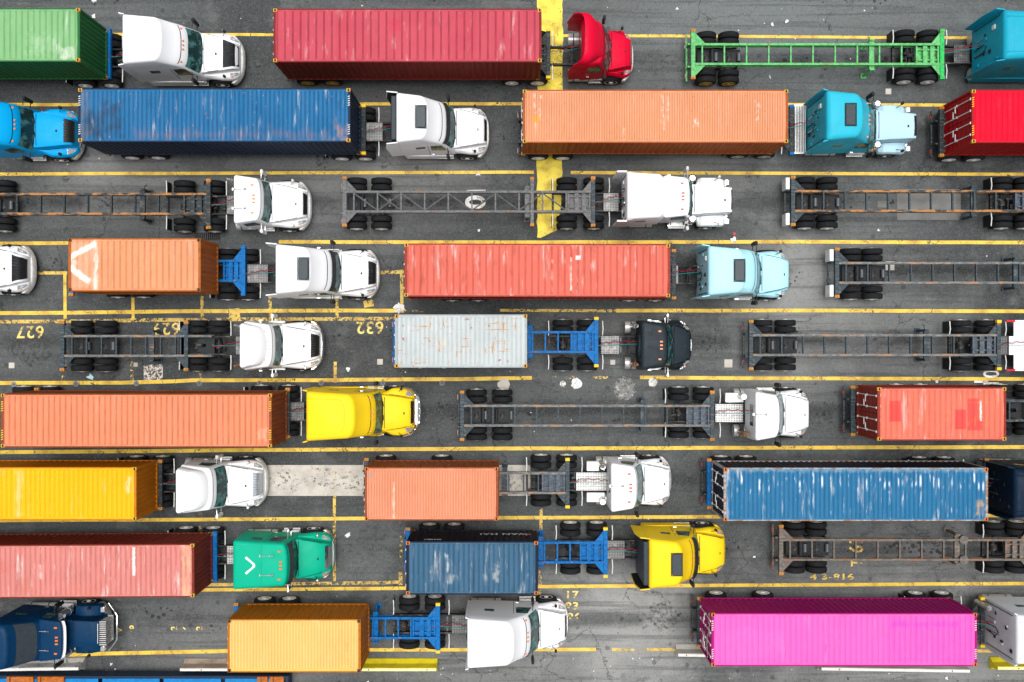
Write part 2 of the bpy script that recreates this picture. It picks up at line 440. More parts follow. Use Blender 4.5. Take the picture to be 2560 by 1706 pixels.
# ---------------- container chassis (skeleton trailer) ----------------
LEG = MB().box(-.06, .06, -.06, .06, .1, 1.08, 0, .01).box(-.14, .14, -.13, .13, .03, .07, 0, .01).cyl((0, 0, .05), (0, 0, .2), .04).box(-.11, .11, -.04, .04, .95, 1.2)
def chassis(label, xr, xf, yw, mat, tand, land=None, step=1.08, bmat=None, fbmat=None, tip=None, mids=(), truss=False, pale_tail=False, rmat=None,
            rail=.48, goose=0.0, plate_l=1.35, rim='rim', frontw=True, nose=0.0, castm=None, joints=False, zc=1.27, group='skeletal container trailers'):
    """xr, xf: world x of the rear and front bolster outer faces"""
    L = xf-xr; W = 1.2
    t = thing('container_trailer', label, 'container trailer', (xr, yw, 0), group)
    bm_ = bmat or mat; fb = fbmat or bm_
    Lr = L+nose
    for s in (-1, 1):
        b = MB()
        g0 = L-goose if goose else Lr
        y0, y1 = s*(rail-.055), s*(rail+.055)
        b.box(.14, g0, y0, y1, zc-.035, zc-.005); b.box(.14, g0, s*rail-.012, s*rail+.012, zc-.33, zc-.035); b.box(.14, g0, y0, y1, zc-.365, zc-.33)
        if goose:
            y0, y1 = s*(rail-.02), s*(rail+.03)
            b.box(g0, Lr, y0-s*.02, y1, zc-.13, zc+.0)
        b.build('rail', rmat or mat, t)
    cm = MB().box(-.035, .035, -rail+.055, rail-.055, zc-.17, zc-.05).mesh('crossmember', mat)
    xs = []
    x = .55
    end = L-plate_l-.05
    while x < end: xs.append(x); x += step
    if truss: xs = xs[::1]
    for x in xs: link('crossmember', cm, t, (x, 0, 0))
    if truss:
        for i in range(len(xs)-1):
            a, c_ = xs[i], xs[i+1]; s = 1 if i % 2 else -1
            b = MB(); b.tube([(a, -s*(rail-.06), zc-.1), (c_, s*(rail-.06), zc-.1)], .035, 4)
            if i in (1,): b.tube([(a, s*(rail-.06), zc-.11), (c_, -s*(rail-.06), zc-.11)], .035, 4)
            b.build('diagonal_brace', mat, t)
    # kingpin plate with its stiffeners
    b = MB()
    px0 = L-plate_l
    b.box(px0, L-.18, -rail+.06, rail-.06, zc-.3, zc-.26)
    for yy in (-.25, .25): b.box(px0, L-.18, yy-.03, yy+.03, zc-.26, zc-.12)
    for k in range(4): b.box(px0+k*(plate_l-.3)/3, px0+k*(plate_l-.3)/3+(.2 if k in (1, 2) else .08), -rail+.056, rail-.056, zc-.26, zc-.08)
    b.build('kingpin_plate', M['plate_steel'] if mat is M['slate_chassis'] else mat, t)
    # bolsters with corner pads and gussets
    def bolster(x, wd, m, cap, name='bolster', y=W, zz=zc):
        o = MB().box(x, x+wd, -y, y, zz-.2, zz+.005, 0, .015).build(name, m, t)
        for s in (-1, 1):
            cb = MB().box(x-.01, x+wd+.01, s*(y-.12), s*(y+.025), zz-.17, zz+.03, 0, .012)
            if cap is M['casting'] or castm: cb.cyl((x+wd/2, s*(y-.05), zz+.03), (x+wd/2, s*(y-.05), zz+.09), .035, n=8)
            cb.build('twist_lock', cap, o)
        return o
    cap = castm or M['casting']
    rb = bolster(0, .2, bm_, cap)
    fbo = bolster(L-.2, .2, fb, tip or cap)
    for x, dx, m in ((.2, .5, bm_), (L-.2, -.42, fb)):
        for s in (-1, 1):
            p = [(x, s*(rail+.05)), (x+dx, s*(rail+.05)), (x, s*(W-.15))]
            if s*dx < 0: p = p[::-1]
            MB().prism(p, zc-.06, zc-.045).build('gusset', mat, t)
    for mx in mids: bolster(mx, .17, bm_, cap, y=W-.02, zz=zc)
    # rear bumper, lamps, tail flaps
    b = MB().box(-.14, -.06, -1.15, 1.15, .5, .6, 0, .01)
    for s in (-1, 1): b.box(-.12, .1, s*.55-.04, s*.55+.04, .55, zc-.2)
    bp = b.build('rear_bumper', mat, t)
    for s in (-1, 1):
        MB().box(-.17, -.14, s*.75, s*1.0, .52, .58).build('tail_lamp', M['red'], bp)
        if pale_tail: MB().box(-.24, -.04, s*.58, s*1.16, .55, zc-.08, 0, .02).build('tail_panel', M['wcap'], t)
    # running gear
    for x in tand:
        lx = x-xr
        if -1.2 < lx < L:
            for s in (-1, 1): wheel(t, lx, s, True, rim)
            link('axle', AXLE, t, (lx, 0, 0))
            link('air_tank', CHAMBER, t, (lx+.45, .0, .78), R(90))
    if len(tand) > 1:
        c0 = (tand[0]+tand[1])/2-xr
        MB().box(c0-1.0, c0+1.1, -.40, .40, .6, .66).cyl((c0-.3, -.36, .78), (c0-.3, .36, .78), .12, n=12).cyl((c0+.35, -.3, .76), (c0+.35, .3, .76), .08, n=12).build('underframe', M['dark'], t)
        for s in (-1, 1): MB().box(c0-.95, c0+.95, s*.52-.04, s*.52+.04, .5, .62).box(c0-.12, c0+.12, s*.52-.06, s*.52+.06, .55, .95).box(c0-.9, c0-.8, s*.52-.05, s*.52+.05, .55, .95).box(c0+.8, c0+.9, s*.52-.05, s*.52+.05, .55, .95).build('suspension', M['frame'], t)
    if land is not None:
        lx = land-xr; me = None
        for s in (-1, 1):
            o = MB()
            o.v = [(a+lx, b_+s*.72, c_) for a, b_, c_ in LEG.v]; o.f = LEG.f; o.m = LEG.m; o.s = LEG.s
            o.build('landing_leg', mat, t)
        MB().cyl((lx, -.7, .85), (lx, .95, .85), .022).tube([(lx, .95, .85), (lx+.02, 1.0, .6), (lx+.02, 1.1, .6)], .02).build('crank', mat, t)
        MB().box(lx-.12, lx+.12, -rail-.22, rail+.22, zc-.3, zc-.16).build('landing_beam', mat, t)
        if joints:
            for s in (-1, 1): MB().cyl((lx+.25, s*rail, zc-.2), (lx+.25, s*rail, zc+.03), .22, n=8).build('pivot_cap', bm_, t)
    return t

# ---------------- road tractor ----------------
def interp(levels, z):
    if z <= levels[0][0]: return levels[0]
    for a, b in zip(levels, levels[1:]):
        if z <= b[0]:
            k = (z-a[0])/max(1e-6, b[0]-a[0]); return tuple(p+(q-p)*k for p, q in zip(a, b))
    return levels[-1]
def outline(lv, rc=.10):
    z, xr, xf, hr, hf, bow = lv
    half = [(xr, 0), (xr, hr*.5), (xr, hr-rc), (xr+rc*.29, hr-rc*.29), (xr+rc, hr)]
    xe = xf-bow
    for k in range(1, 5): half.append((xr+rc+(xe-xr-rc)*k/5, hr+(hf-hr)*k/5))
    for k in range(10):
        s = math.cos(k/10*math.pi/2)
        half.append((xe+bow*math.sqrt(max(0, 1-s**3)), hf*s))
    half.append((xf, 0))
    return half+[(x, -y) for x, y in half[-2:0:-1]]
def body(levels, rc=.1, m=0, b=None):
    b = b or MB(); rings = []
    for lv in levels: rings.append([(x, y, lv[0]) for x, y in outline(lv, rc)][::-1])
    rings = [r[::-1] for r in rings]
    # outline runs clockwise seen from above, so flip for outward faces
    rings = [r[::-1] for r in rings]
    return b.loft(rings, m, True, False, True)
def roundtop(lv, r, n=4, zr=None):
    """levels that round the roof edge off over radius r"""
    z, xr, xf, hr, hf, bow = lv; zr = zr or r; out = []
    for k in range(1, n+1):
        a = k/n*math.pi/2; i = r*(1-math.cos(a))
        out.append((z+zr*math.sin(a), xr+i, xf-i*1.1, hr-i, hf-i, bow))
    return out
def front_pt(levels, z, s, off=.015):
    _, xr, xf, hr, hf, bow = interp(levels, z)
    xe = xf-bow; return (xe+bow*math.sqrt(max(0, 1-abs(s)**3))+off, hf*s*(1+off*.3), z+off*.4)
def front_patch(levels, z0, z1, s, name, mat, parent, off=.015, nu=16, taper=0):
    b = MB()
    b.grid(lambda u, v: front_pt(levels, z0+(z1-z0)*v, (2*u-1)*(s-taper*v), off), nu, 6)
    b.grid(lambda u, v: front_pt(levels, z0+(z1-z0)*v, (1-2*u)*(s-taper*v), off-.02), nu, 6)
    return b.build(name, mat, parent)
def side_pt(levels, z, x, s, off):
    _, xr, xf, hr, hf, bow = interp(levels, z); xe = xf-bow
    k = (x-xr)/max(.01, xe-xr); return (x, s*(hr+(hf-hr)*min(1, max(0, k))+off), z)
def side_patch(levels, q, s, name, mat, parent, off=.014):
    """q: four (x, z) corners, anticlockwise from the low rear"""
    def fn(u, v):
        x = (q[0][0]*(1-u)+q[1][0]*u)*(1-v)+(q[3][0]*(1-u)+q[2][0]*u)*v
        z = (q[0][1]*(1-u)+q[1][1]*u)*(1-v)+(q[3][1]*(1-u)+q[2][1]*u)*v
        return side_pt(levels, z, x, s, off)
    return MB().grid(fn, 5, 4).grid(lambda u, v: (lambda p: (p[0], p[1]-s*.01, p[2]))(fn(1-u, v)), 5, 4).build(name, mat, parent)

def hood_ring(st, arch):
    x, ht, zt, hb, zf, zb = st
    g = .018
    h = [(0, zt+.035), (ht*.5, zt+.028), (ht-.06, zt), (ht, zt-.03), (ht+.012, zt-.06-(zt-zf)*.35), (ht+.03, zf-.005), (ht+.045, zf-.03), (ht+.06, zf),
         (ht+(hb-ht)*.55, zf+.0), (hb-.07, zf-.05), (hb-.015, zf-.13), (hb, zf-.26), (hb, zb)]
    return [(x, y, z) for y, z in h[::-1]]+[(x, -y, z) for y, z in h[1:]]
HORN = MB().cyl((-.34, 0, .05), (.14, 0, .05), .016, .022, 8).cyl((.14, 0, .05), (.30, 0, .05), .022, .075, 12).box(-.36, -.31, -.05, .05, 0, .06).box(.1, .14, -.03, .03, 0, .06)
MARK = MB().box(-.07, .05, -.035, .035, 0, .045, 0, .012)

def tractor(label, yw, nose, cowl, wtop, rear, tand, mat, kind='aero', zt=3.9, day=False, dome=None, hood='aero', grille=.12, gmat=None,
            skylight=False, markers='amber', horns=0, stack=(), ext=True, deck=None, lines=('air_black', 'air_red', 'air_teal'), rim='rim', front=True,
            mirror='dark', steps='alu', tank='alu', bumper=None, hoodmat=None, framem=None, visor=None, seam=True, rackbars=False, lamp=False,
            roofbow=.0, flaps=True, hmirror=True, blackroof=False, windows=True, halfw=1.2, skirt=False, guard=False, winb=True, line_y=0, rearmat=None,
            tapebars=False, boxes=False, reartrim=False, deckm='tread_dark', group='road tractors parked nose to tail in the lanes'):
    xn = X(nose, .8)-.12
    HL = xn-X(cowl, 1.75); WT = xn-X(wtop, 2.75); Rr = xn-X(rear, zt)
    t = thing('road_tractor', label, 'road tractor', (xn, yw, 0), group)
    T = [x-xn for x in tand]                       # tandem, local
    hm = hoodmat or mat; fm = framem or M['frame']
    tail = min(T)-.75
    # frame
    for s in (-1, 1): MB().box(tail, -HL*.5, s*.43-.045, s*.43+.045, .72, .98, 0, .01).build('frame_rail', fm, t)
    for x in (tail+.05, T[0]+.62 if len(T) else tail+1, -Rr-.35): MB().box(x-.05, x+.05, -.385, .385, .76, .94).build('frame_crossmember', fm, t)
    # tanks, valves and cross gear in the open frame
    rg = random.Random(int(abs(nose*7)))
    for k in range(5):
        gx = tail+.3+rg.random()*(-Rr-.3-tail); gy = rg.uniform(-.25, .25); r_ = rg.uniform(.05, .12)
        MB().cyl((gx-.12, gy, .8), (gx+.12, gy+rg.uniform(-.1, .1), .86), r_, n=10).box(gx-.04, gx+.04, -.385, .385, .74, .8).build('frame_fitting', (M['tank'], M['dark'], M['frame'])[rg.randint(0, 2)], t)
    # fifth wheel
    fx = (T[0]+T[-1])/2+.1
    MB().prism([(fx-.45, -.12), (fx-.45, -.32), (fx, -.45), (fx+.35, -.4), (fx+.35, .4), (fx, .45), (fx-.45, .32), (fx-.45, .12), (fx-.05, .06), (fx-.05, -.06)][::1], .9, .955).build('fifth_wheel', M['dark'], t)
    for x in T:
        for s in (-1, 1): wheel(t, x, s, True, 'chrome' if rim == 'chrome' else 'rim')
        link('axle', AXLE, t, (x, 0, 0))
    if flaps:
        for x in (tail+.02, max(T)+.72):
            for s in (-1, 1):
                MB().tube([(x, s*.47, .95), (x+.02, s*.8, 1.0), (x+.0, s*1.19, .98)], .025).build('flap_hanger', M['wcap'], t)
                if x < 0 and x == tail+.02: MB().box(x-.02, x, s*.62, s*1.18, .25, .95).build('mud_flap', M['dark'], t)
    # decking and tanks behind / under the cab
    dx0, dx1 = deck if deck else (-Rr-.9, -Rr-.15)
    if dx1 > dx0: MB().box(dx0, dx1, -.44, .44, .985, 1.02, 0, .008).build('deck_plate', M[deckm], t)
    tm = M[tank]; sx0, sx1 = -Rr+.1, -HL-.35
    tx = [(-Rr+.05, min(-Rr+1.5, -HL-.9))] if not day else [(-Rr-.5, -HL-.75)]
    for s in (-1, 1):
        for a, c_ in tx:
            if c_-a > .3:
                tk = MB().cyl((a, s*.88, .62), (c_, s*.88, .62), .3, n=20).build('fuel_tank', tm, t)
                b = MB()
                for q in (.2, .8):
                    xq = a+(c_-a)*q; b.cyl((xq-.025, s*.88, .62), (xq+.025, s*.88, .62), .306, n=20)
                b.build('tank_strap', M['dark'], tk)
        b = MB()
        b.box(-HL-1.0, -HL-.2, s*.95, s*1.22, .42, .46, 0, .008).box(-HL-1.0, -HL-.2, s*.93, s*1.16, .74, .78, 0, .008).box(-HL-.95, -HL-.9, s*.9, s*1.1, .42, .78).box(-HL-.3, -HL-.25, s*.9, s*1.1, .42, .78)
        b.build('step', M[steps], t)
    if skirt:
        for s in (-1, 1): MB().box(-Rr+.1, -HL-.25, s*1.16, s*1.2, .35, 1.02, 0, .01).build('side_skirt', mat, t)
    # ---- cab and sleeper shell ----
    H = halfw
    hf0 = min(1.06, H-.04) if kind != 'classic' else .96
    if kind == 'aero':
        lv = [(.95, -Rr, -(HL-.12), H, hf0+.04, .3), (1.72, -Rr, -HL, H, hf0, .36), (2.72, -Rr, -WT, H-.03, hf0-.05, .3), (2.86, -Rr, -(WT+.05), H-.04, hf0-.06, .32)]
        lv += [(3.2, -Rr, -(WT+.32), H-.05, hf0-.05, .38), (zt-.22, -Rr-.01, -(WT+.72), H-.06, hf0-.03, .45)]
        lv += roundtop(lv[-1], .2)
        ztop = zt
        a = lv[-1]; lv[-1] = (zt, a[1], a[2]-.25, a[3], a[4], a[5]+.1)
    elif kind == 'box':           # flat roofed day cab or mid-height sleeper
        lv = [(.95, -Rr, -(HL-.12), H, hf0+.03, .28), (1.72, -Rr, -HL, H, hf0, .33), (zt-.34, -Rr, -WT, H-.04, hf0-.05, .28), (zt-.22, -Rr, -(WT+.03), H-.05, hf0-.05, .26), (zt-.13, -Rr, -(WT+.06), H-.06, hf0-.06, .26)]
        lv += roundtop(lv[-1], .16, zr=.13)
        ztop = lv[-1][0]
    elif kind == 'classic':       # narrow cab, separate wider sleeper behind
        lv = [(.95, -WT-1.05, -(HL-.05), 1.02, .93, .15), (1.85, -WT-1.05, -HL, 1.02, .92, .18), (2.6, -WT-1.05, -WT, 1.0, .9, .16), (2.74, -WT-1.05, -(WT-.1), 1.0, .9, .16)]
        lv += roundtop(lv[-1], .12, zr=.09)
        ztop = lv[-1][0]
    shell = body(lv).build('cab', mat, t)
    zw0, zw1 = (1.80, 2.66) if kind != 'box' else (1.8, zt-.38)
    if kind == 'classic': zw0, zw1 = 1.92, 2.56
    front_patch(lv, zw0, zw1, .93 if kind != 'classic' else .88, 'windshield', M['glass'], t, .018, taper=.03)
    # wipers, centre post
    for s in (-.5, .12):
        MB().tube([front_pt(lv, zw0+.02, s, .04), front_pt(lv, zw0+.12, s+.4, .04)], .012, 4).build('wiper', M['dark'], t)
    if visor:
        b = MB(); z_, n_ = zw1+.02, 16
        b.grid(lambda u, v: (lambda p: (p[0]+.17*(1-v)+.0, p[1], z_+.02+.1*v))(front_pt(lv, z_, (2*u-1)*.95, .01)), n_, 2)
        b.grid(lambda u, v: (lambda p: (p[0]+.17*(1-v)+.0, p[1], z_-.01+.1*v))(front_pt(lv, z_, (1-2*u)*.95, .01)), n_, 2)
        b.build('sun_visor', M[visor] if isinstance(visor, str) else visor, t)
    # doors: window, mirror, handle
    dl = 1.05
    for s in (-1, 1):
        xf = -HL-.42
        zc1 = zw1-.05
        if windows:
            side_patch(lv, [(xf-.75, 1.9), (xf-.02, 1.82), (xf-.22 if kind != 'classic' else xf-.05, zc1), (xf-.75, zc1)], s, 'door_window', M['glass'], shell, .014)
        if windows and winb and not day and kind != 'classic' and Rr-HL > 2.4:
            side_patch(lv, [(-Rr+.75, 2.3), (-Rr+1.2, 2.3), (-Rr+1.2, 2.6), (-Rr+.75, 2.6)], s, 'sleeper_window', M['glass'], shell, .014)
        # seam between door, sleeper and cab
        xs_ = xf-.88
        if -Rr < xs_: MB().grid(lambda u, v: side_pt(lv, 1.0+1.7*v, xs_+.02*u, s, .006), 1, 6).grid(lambda u, v: side_pt(lv, 1.0+1.7*v, xs_+.02*(1-u), s, .004), 1, 6).build('door_seam', M['hole'], shell)
        MB().box(xs_+.1, xs_+.24, s*(H-.0), s*(H+.03), 1.5, 1.54).build('door_handle', M['chrome'], shell)
        mm = M[mirror]
        y0 = s*(hf0+.0); mx = -HL-.38; yo = s*1.42
        mo = MB().box(mx-.06, mx+.08, yo-.1, yo+.1, 1.75, 2.3, 0, .04).box(mx-.05, mx+.07, yo-.09, yo+.09, 1.5, 1.7, 0, .04).build('mirror', mm, t)
        MB().tube([(mx, y0, 2.3), (mx+.03, yo, 2.34), (mx+.0, yo, 1.6), (mx-.0, y0, 1.62)], .02, 6).build('mirror_arm', mm if mirror != 'wcap' else M['chrome'], mo)
    # roof details
    if kind == 'aero' and skylight:
        zs = zt+.004; xs_ = -WT-1.05 if skylight is True else skylight
        o = MB().box(xs_-.25, xs_+.21, -.49, .49, zs-.01, zs+.035, 0, .03).build('skylight', M['sky_glass'], t)
        MB().box(xs_-.29, xs_-.26, -.53, .53, zs-.01, zs+.03).box(xs_+.22, xs_+.25, -.53, .53, zs-.01, zs+.03).box(xs_-.26, xs_+.22, -.53, -.5, zs-.01, zs+.03).box(xs_-.26, xs_+.22, .5, .53, zs-.01, zs+.03).build('skylight_frame', M['dark'], o)
    me = None
    if markers:
        zz = zw1+.17
        if kind == 'aero':
            zz = 2.93
            for s in (-.78, -.2, 0, .2, .78):
                p = front_pt(lv, zz, s, .0); MB().box(p[0]-.07, p[0]+.05, p[1]-.04, p[1]+.04, p[2]-.02, p[2]+.04, 0, .012).build('marker_lamp', M[markers], shell)
        else:
            top = lv[-1]
            for s in (-.78, -.2, 0, .2, .78):
                x = top[2]-top[5]+top[5]*math.sqrt(1-abs(s)**3)-.1
                MB().box(x-.09, x+.05, s*top[4]-.04, s*top[4]+.04, top[0]-.01, top[0]+.045, 0, .012).build('marker_lamp', M[markers], shell)
    if horns:
        top = lv[-1]
        for k in range(horns):
            y = (-.45, .45)[k] if horns == 2 else .1
            b = MB(); x = top[2]-.75
            b.v = [(a+x, c_+y, d+top[0]) for a, c_, d in HORN.v]; b.f = HORN.f; b.m = HORN.m; b.s = HORN.s
            b.build('air_horn', M['chrome'], t)
    # grooves that part the roof cap from the cab
    if seam and kind == 'aero':
        b = MB()
        b.grid(lambda u, v: front_pt(lv, 2.99+.03*v, (2*u-1)*.9, .006), 20, 1); b.grid(lambda u, v: front_pt(lv, 2.99+.03*v, (1-2*u)*.9, .003), 20, 1)
        b.build('roof_seam', M['hole'], shell)
        xs_ = -Rr+.42
        b = MB().box(xs_, xs_+.018, -(H-.36), H-.36, zt-.003, zt+.004)
        b.build('roof_joint', mat, shell)
    if seam and kind == 'aero' and not skylight:
        xa_, xb_, hw_ = -Rr+.12, -WT-1.25, .78
        if xb_-xa_ > .5:
            pts = [(xa_, -hw_-.04), (xb_-.35, -hw_), (xb_-.12, -hw_+.08), (xb_, -hw_+.3), (xb_+.03, 0), (xb_, hw_-.3), (xb_-.12, hw_-.08), (xb_-.35, hw_), (xa_, hw_+.04)]
            MB().tube([(x, y, zt+.003-.03*max(0, abs(y)-.7)) for x, y in pts], .024, 6).build('roof_bead', mat, shell)
    if seam and kind == 'box':
        top = lv[-1]
        b = MB()
        b.grid(lambda u, v: front_pt(lv, top[0]-.16+.02*v, (2*u-1)*.95, .006), 20, 1); b.grid(lambda u, v: front_pt(lv, top[0]-.16+.02*v, (1-2*u)*.95, .003), 20, 1)
        b.build('roof_seam', M['hole'], shell)
    # side extenders behind the cab
    if ext:
        el = .42 if ext is True else ext
        inner = M['dark']
        for s in (-1, 1):
            za, zb_ = 1.05, (zt-.12)
            p = [(-Rr+.05, za), (-Rr-el*.9, za), (-Rr-el, zb_*.75), (-Rr-el*.75, zb_), (-Rr+.05, zb_+.0)]
            y = s*(H-.03)
            r0 = [(x, y+s*(.05 if x < -Rr else 0), z) for x, z in p]; r1 = [(x, y-s*.045+s*(.05 if x < -Rr else 0), z) for x, z in p]
            if s > 0: r0, r1 = r1, r0
            MB().loft([r0, r1], 0, False).build('side_extender', mat, t)
            if reartrim:
                q0 = [(x, y_-s*.06, z) for x, y_, z in r0 if True]; q0 = [(x+.03 if x < -Rr else x, s*(H-.09+(.05 if x < -Rr else 0)), z-.04) for x, z in p]
                q1 = [(x, y_-s*.012, z) for x, y_, z in q0]
                MB().loft([q0, q1] if s < 0 else [q1, q0], 0, False).build('extender_liner', M['dark'], t)
    # back wall hardware
    rm = rearmat or mat
    if not day:
        MB().tube([(-Rr-.05, -.25, 1.4), (-Rr-.05, -.25, 2.5)], .02, 6).build('grab_rail', M['chrome'], t)
        MB().tube([(-Rr-.05, .4, 1.5), (-Rr-.05, .4, 2.1)], .02, 6).build('grab_rail', M['chrome'], t)
    if not day and xn > 0 and not reartrim:
        rg = random.Random(int(abs(nose)))
        for k in range(9):
            y_, z_ = rg.uniform(-.95, .95), rg.uniform(1.3, zt-.5); dy, dz = rg.uniform(.03, .09), rg.uniform(.03, .12)
            MB().box(-Rr-.05, -Rr-.005, y_-dy, y_+dy, z_-dz, z_+dz, 0, .01).build('rear_fitting', M['dark'] if k % 3 else mat, t)
        for s in (-1, 1): MB().box(-Rr-.012, -Rr-.0, s*.99, s*1.03, 1.2, zt-.4).build('wall_seam', M['dark'], t)
        MB().tube([(-Rr-.06, -.3, 1.3), (-Rr-.1, -.35, 2.2), (-Rr-.1, -.1, 2.5), (-Rr-.08, .05, 2.2), (-Rr-.06, .0, 1.3)], .025).build('hose_loop', M['dark'], t)
    if lamp:
        MB().box(-Rr-.07, -Rr+.0, .5, .72, 2.95, 3.2, 0, .02).build('work_lamp', M['wcap'], t)
    if day:
        MB().box(-Rr-.016, -Rr+.0, -.5, .5, 1.95, 2.5).build('rear_window', M['glass'], t)
    # roof fairing
    if dome:
        dz, dxf, kind_d = dome
        z0 = ztop-.02; xf = -WT-dxf
        if kind_d == 'dome':
            D_ = xf+Rr; q_ = min(.55, .36*D_); g_ = min(1, .40*D_/.75)
            dl_ = [(z0, -Rr+.015, xf, H-.13, H-.28, q_), (z0+dz*.35, -Rr+.015, xf-.12*g_, H-.13, H-.26, q_), (z0+dz*.75, -Rr+.015, xf-.4*g_, H-.15, H-.26, q_), (z0+dz*.93, -Rr+.03, xf-.55*g_, H-.2, H-.3, q_), (z0+dz, -Rr+.06, xf-.75*g_, H-.32, H-.42, q_*.9)]
            body(dl_, .1).build('roof_fairing', mat, t)
            # raised centre
            dl2 = [(z0+dz-.02, -Rr+.08, xf-.72*g_, H-.42, H-.5, q_*.8), (z0+dz+.03, -Rr+.1, xf-.82*g_, H-.46, H-.55, q_*.75)]
            body(dl2, .1).build('fairing_panel', mat, t)
        else:    # hollow scoop, open at the back
            b = MB()
            def sc_(u, v, off=0):
                a = (v-.5)*math.pi       # across
                x = xf+(-Rr-.75*(1-abs(math.cos(a))**.5)-xf+.08)*u
                hz = dz*(1-(1-u)**2.2); hw = (.62+(H+.02-.62)*min(1, u*1.6))-off
                sg = 1 if a > 0 else -1
                y = hw*sg*min(1, abs(math.sin(a))**.55); z = z0-.3*u*0+ (hz-off)*abs(math.cos(a))**.45
                if abs(v-.5) > .499: z = z0-(.9*u if u > .55 else 0)
                return (x, y, z)
            b.grid(lambda u, v: sc_(u, v), 10, 24); b.grid(lambda u, v: sc_(u, 1-v, .05), 10, 24, 1)
            r = [sc_(1, v/24) for v in range(25)]; q = [sc_(1, v/24, .05) for v in range(25)]
            b.loft([r, q], 0, True, False, False, closed=False)
            b.build('roof_fairing', [mat, mat], t)
    # ---- hood and fenders ----
    if front:
        hs = []
        arch = -1.02 if hood != 'aero' else -.98
        def zb_of(x):
            d = abs(x-arch); return .78+ (math.sqrt(max(0, .6**2-d*d))*.62 if d < .6 else 0)
        if hood == 'aero':
            keys = [(-HL-.1, .94, 1.80, 1.06, 1.50), (-HL, .93, 1.79, 1.07, 1.48), (-HL*.78, .89, 1.75, 1.11, 1.42), (-HL*.55, .82, 1.70, 1.14, 1.34), (-HL*.36, .76, 1.64, 1.13, 1.26), (-.36, .70, 1.56, 1.08, 1.16), (-.22, .66, 1.50, 1.02, 1.09), (-.10, .63, 1.36, .93, 1.0), (-.03, .60, 1.15, .82, .94), (0.0, .55, .98, .70, .88)]
        elif hood == 'boxy':
            keys = [(-HL-.1, .84, 1.86, .98, 1.5), (-HL, .84, 1.85, 1.0, 1.46), (-HL*.75, .80, 1.82, 1.16, 1.36), (-HL*.45, .74, 1.76, 1.19, 1.3), (-.35, .68, 1.68, 1.12, 1.2), (-.2, .66, 1.64, 1.04, 1.1), (-.06, .64, 1.5, .92, 1.02), (0, .6, 1.2, .8, .96)]
        else:       # classic long nose with separate fenders
            keys = [(-HL-.1, .72, 1.95, .80, 1.6), (-HL, .71, 1.95, .80, 1.5), (-HL*.86, .69, 1.94, .86, 1.15), (-HL*.8, .68, 1.93, 1.16, 1.08), (-1.35, .66, 1.92, 1.2, 1.22), (-1.0, .64, 1.9, 1.2, 1.26), (-.65, .62, 1.88, 1.2, 1.22), (-.35, .6, 1.86, 1.18, 1.08), (-.2, .59, 1.85, 1.14, .98), (-.16, .59, 1.84, .72, .9), (0, .58, 1.78, .62, .8), (.02, .55, 1.6, .6, .75)]
        # refine
        ks = []
        for a, b_ in zip(keys, keys[1:]):
            n = max(1, int((b_[0]-a[0])/.12))
            for i in range(n): ks.append(tuple(p+(q-p)*i/n for p, q in zip(a, b_)))
        ks.append(keys[-1])
        rings = []
        for k in ks:
            zb = min(zb_of(k[0]), k[4]-.28)
            rings.append(hood_ring((*k, zb), arch))
        b = MB().loft([r[::-1] for r in rings][::-1], 0, True, True, True, closed=False)
        hd = b.build('hood', hm, t, 30)
        for s in (-1, 1):     # shut lines beside the hood ridge and at the cowl
            sm_ = MB(); pts = [k for k in ks if -HL*.93 < k[0] < -grille-.1]
            sm_.tube([(k[0], s*(k[1]+.035), k[4]+.012) if hood != 'aero' else (k[0], s*(k[1]-.01), k[2]-.012) for k in pts], .011, 4)
            sm_.build('shut_line', M['hole'], hd)
        MB().tube([(-HL+.02+.0*abs(y), y, keys[1][2]+.025*(1-(y/1.0)**2)+.012) for y in [q/10*keys[1][1]-.0 for q in range(-9, 10)]], .014, 4).build('cowl_gap', M['dark'], hd)
        # grille on the sloping nose
        gm = gmat or M['dark']
        def at_x(x):
            for a, b_ in zip(keys, keys[1:]):
                if a[0] <= x <= b_[0]:
                    q = (x-a[0])/(b_[0]-a[0]); return tuple(p+(r-p)*q for p, r in zip(a, b_))
            return keys[-1]
        gl = grille
        def gp(u, v, off):
            x = -gl+gl*u*.98; k = at_x(x); y = (2*v-1)*(k[1]-.1); return (x+off*.8, y, k[2]+.02+off+.012*(1-(y/k[1])**2))
        g = MB().grid(lambda u, v: gp(u, v, .012), 5, 8).grid(lambda u, v: gp(u, 1-v, .0), 5, 8).build('grille', gm, t)
        if grille >= .25:
            for j in range(9):
                v = (j+.5)/9; b = MB(); b.tube([gp(0, v, .02), gp(.5, v, .02), gp(1, v, .02)], .008, 4)
                b.build('grille_bar', M['chrome'] if guard != 'dark' else M['dark'], g)
        # hood panel details: latch and seam, bumper, lamps
        MB().box(-gl-.35, -gl-.27, -.09, .02, at_x(-gl-.3)[2]+.03, at_x(-gl-.3)[2]+.045).build('badge', M['dark'], hd)
        bm_ = bumper or M['wcap']
        n = 14
        def bp(u, z, off):
            y = (2*u-1)*1.17; return (.10-off-.42*abs(y/1.17)**3.2, y, z)
        b = MB(); rr = []
        for u in range(n+1):
            rr.append([bp(u/n, .38, 0), bp(u/n, .72, 0), bp(u/n, .76, .03), bp(u/n, .76, .16), bp(u/n, .38, .16)])
        b.loft(rr, 0, True); b.build('bumper', bm_, t, 50)
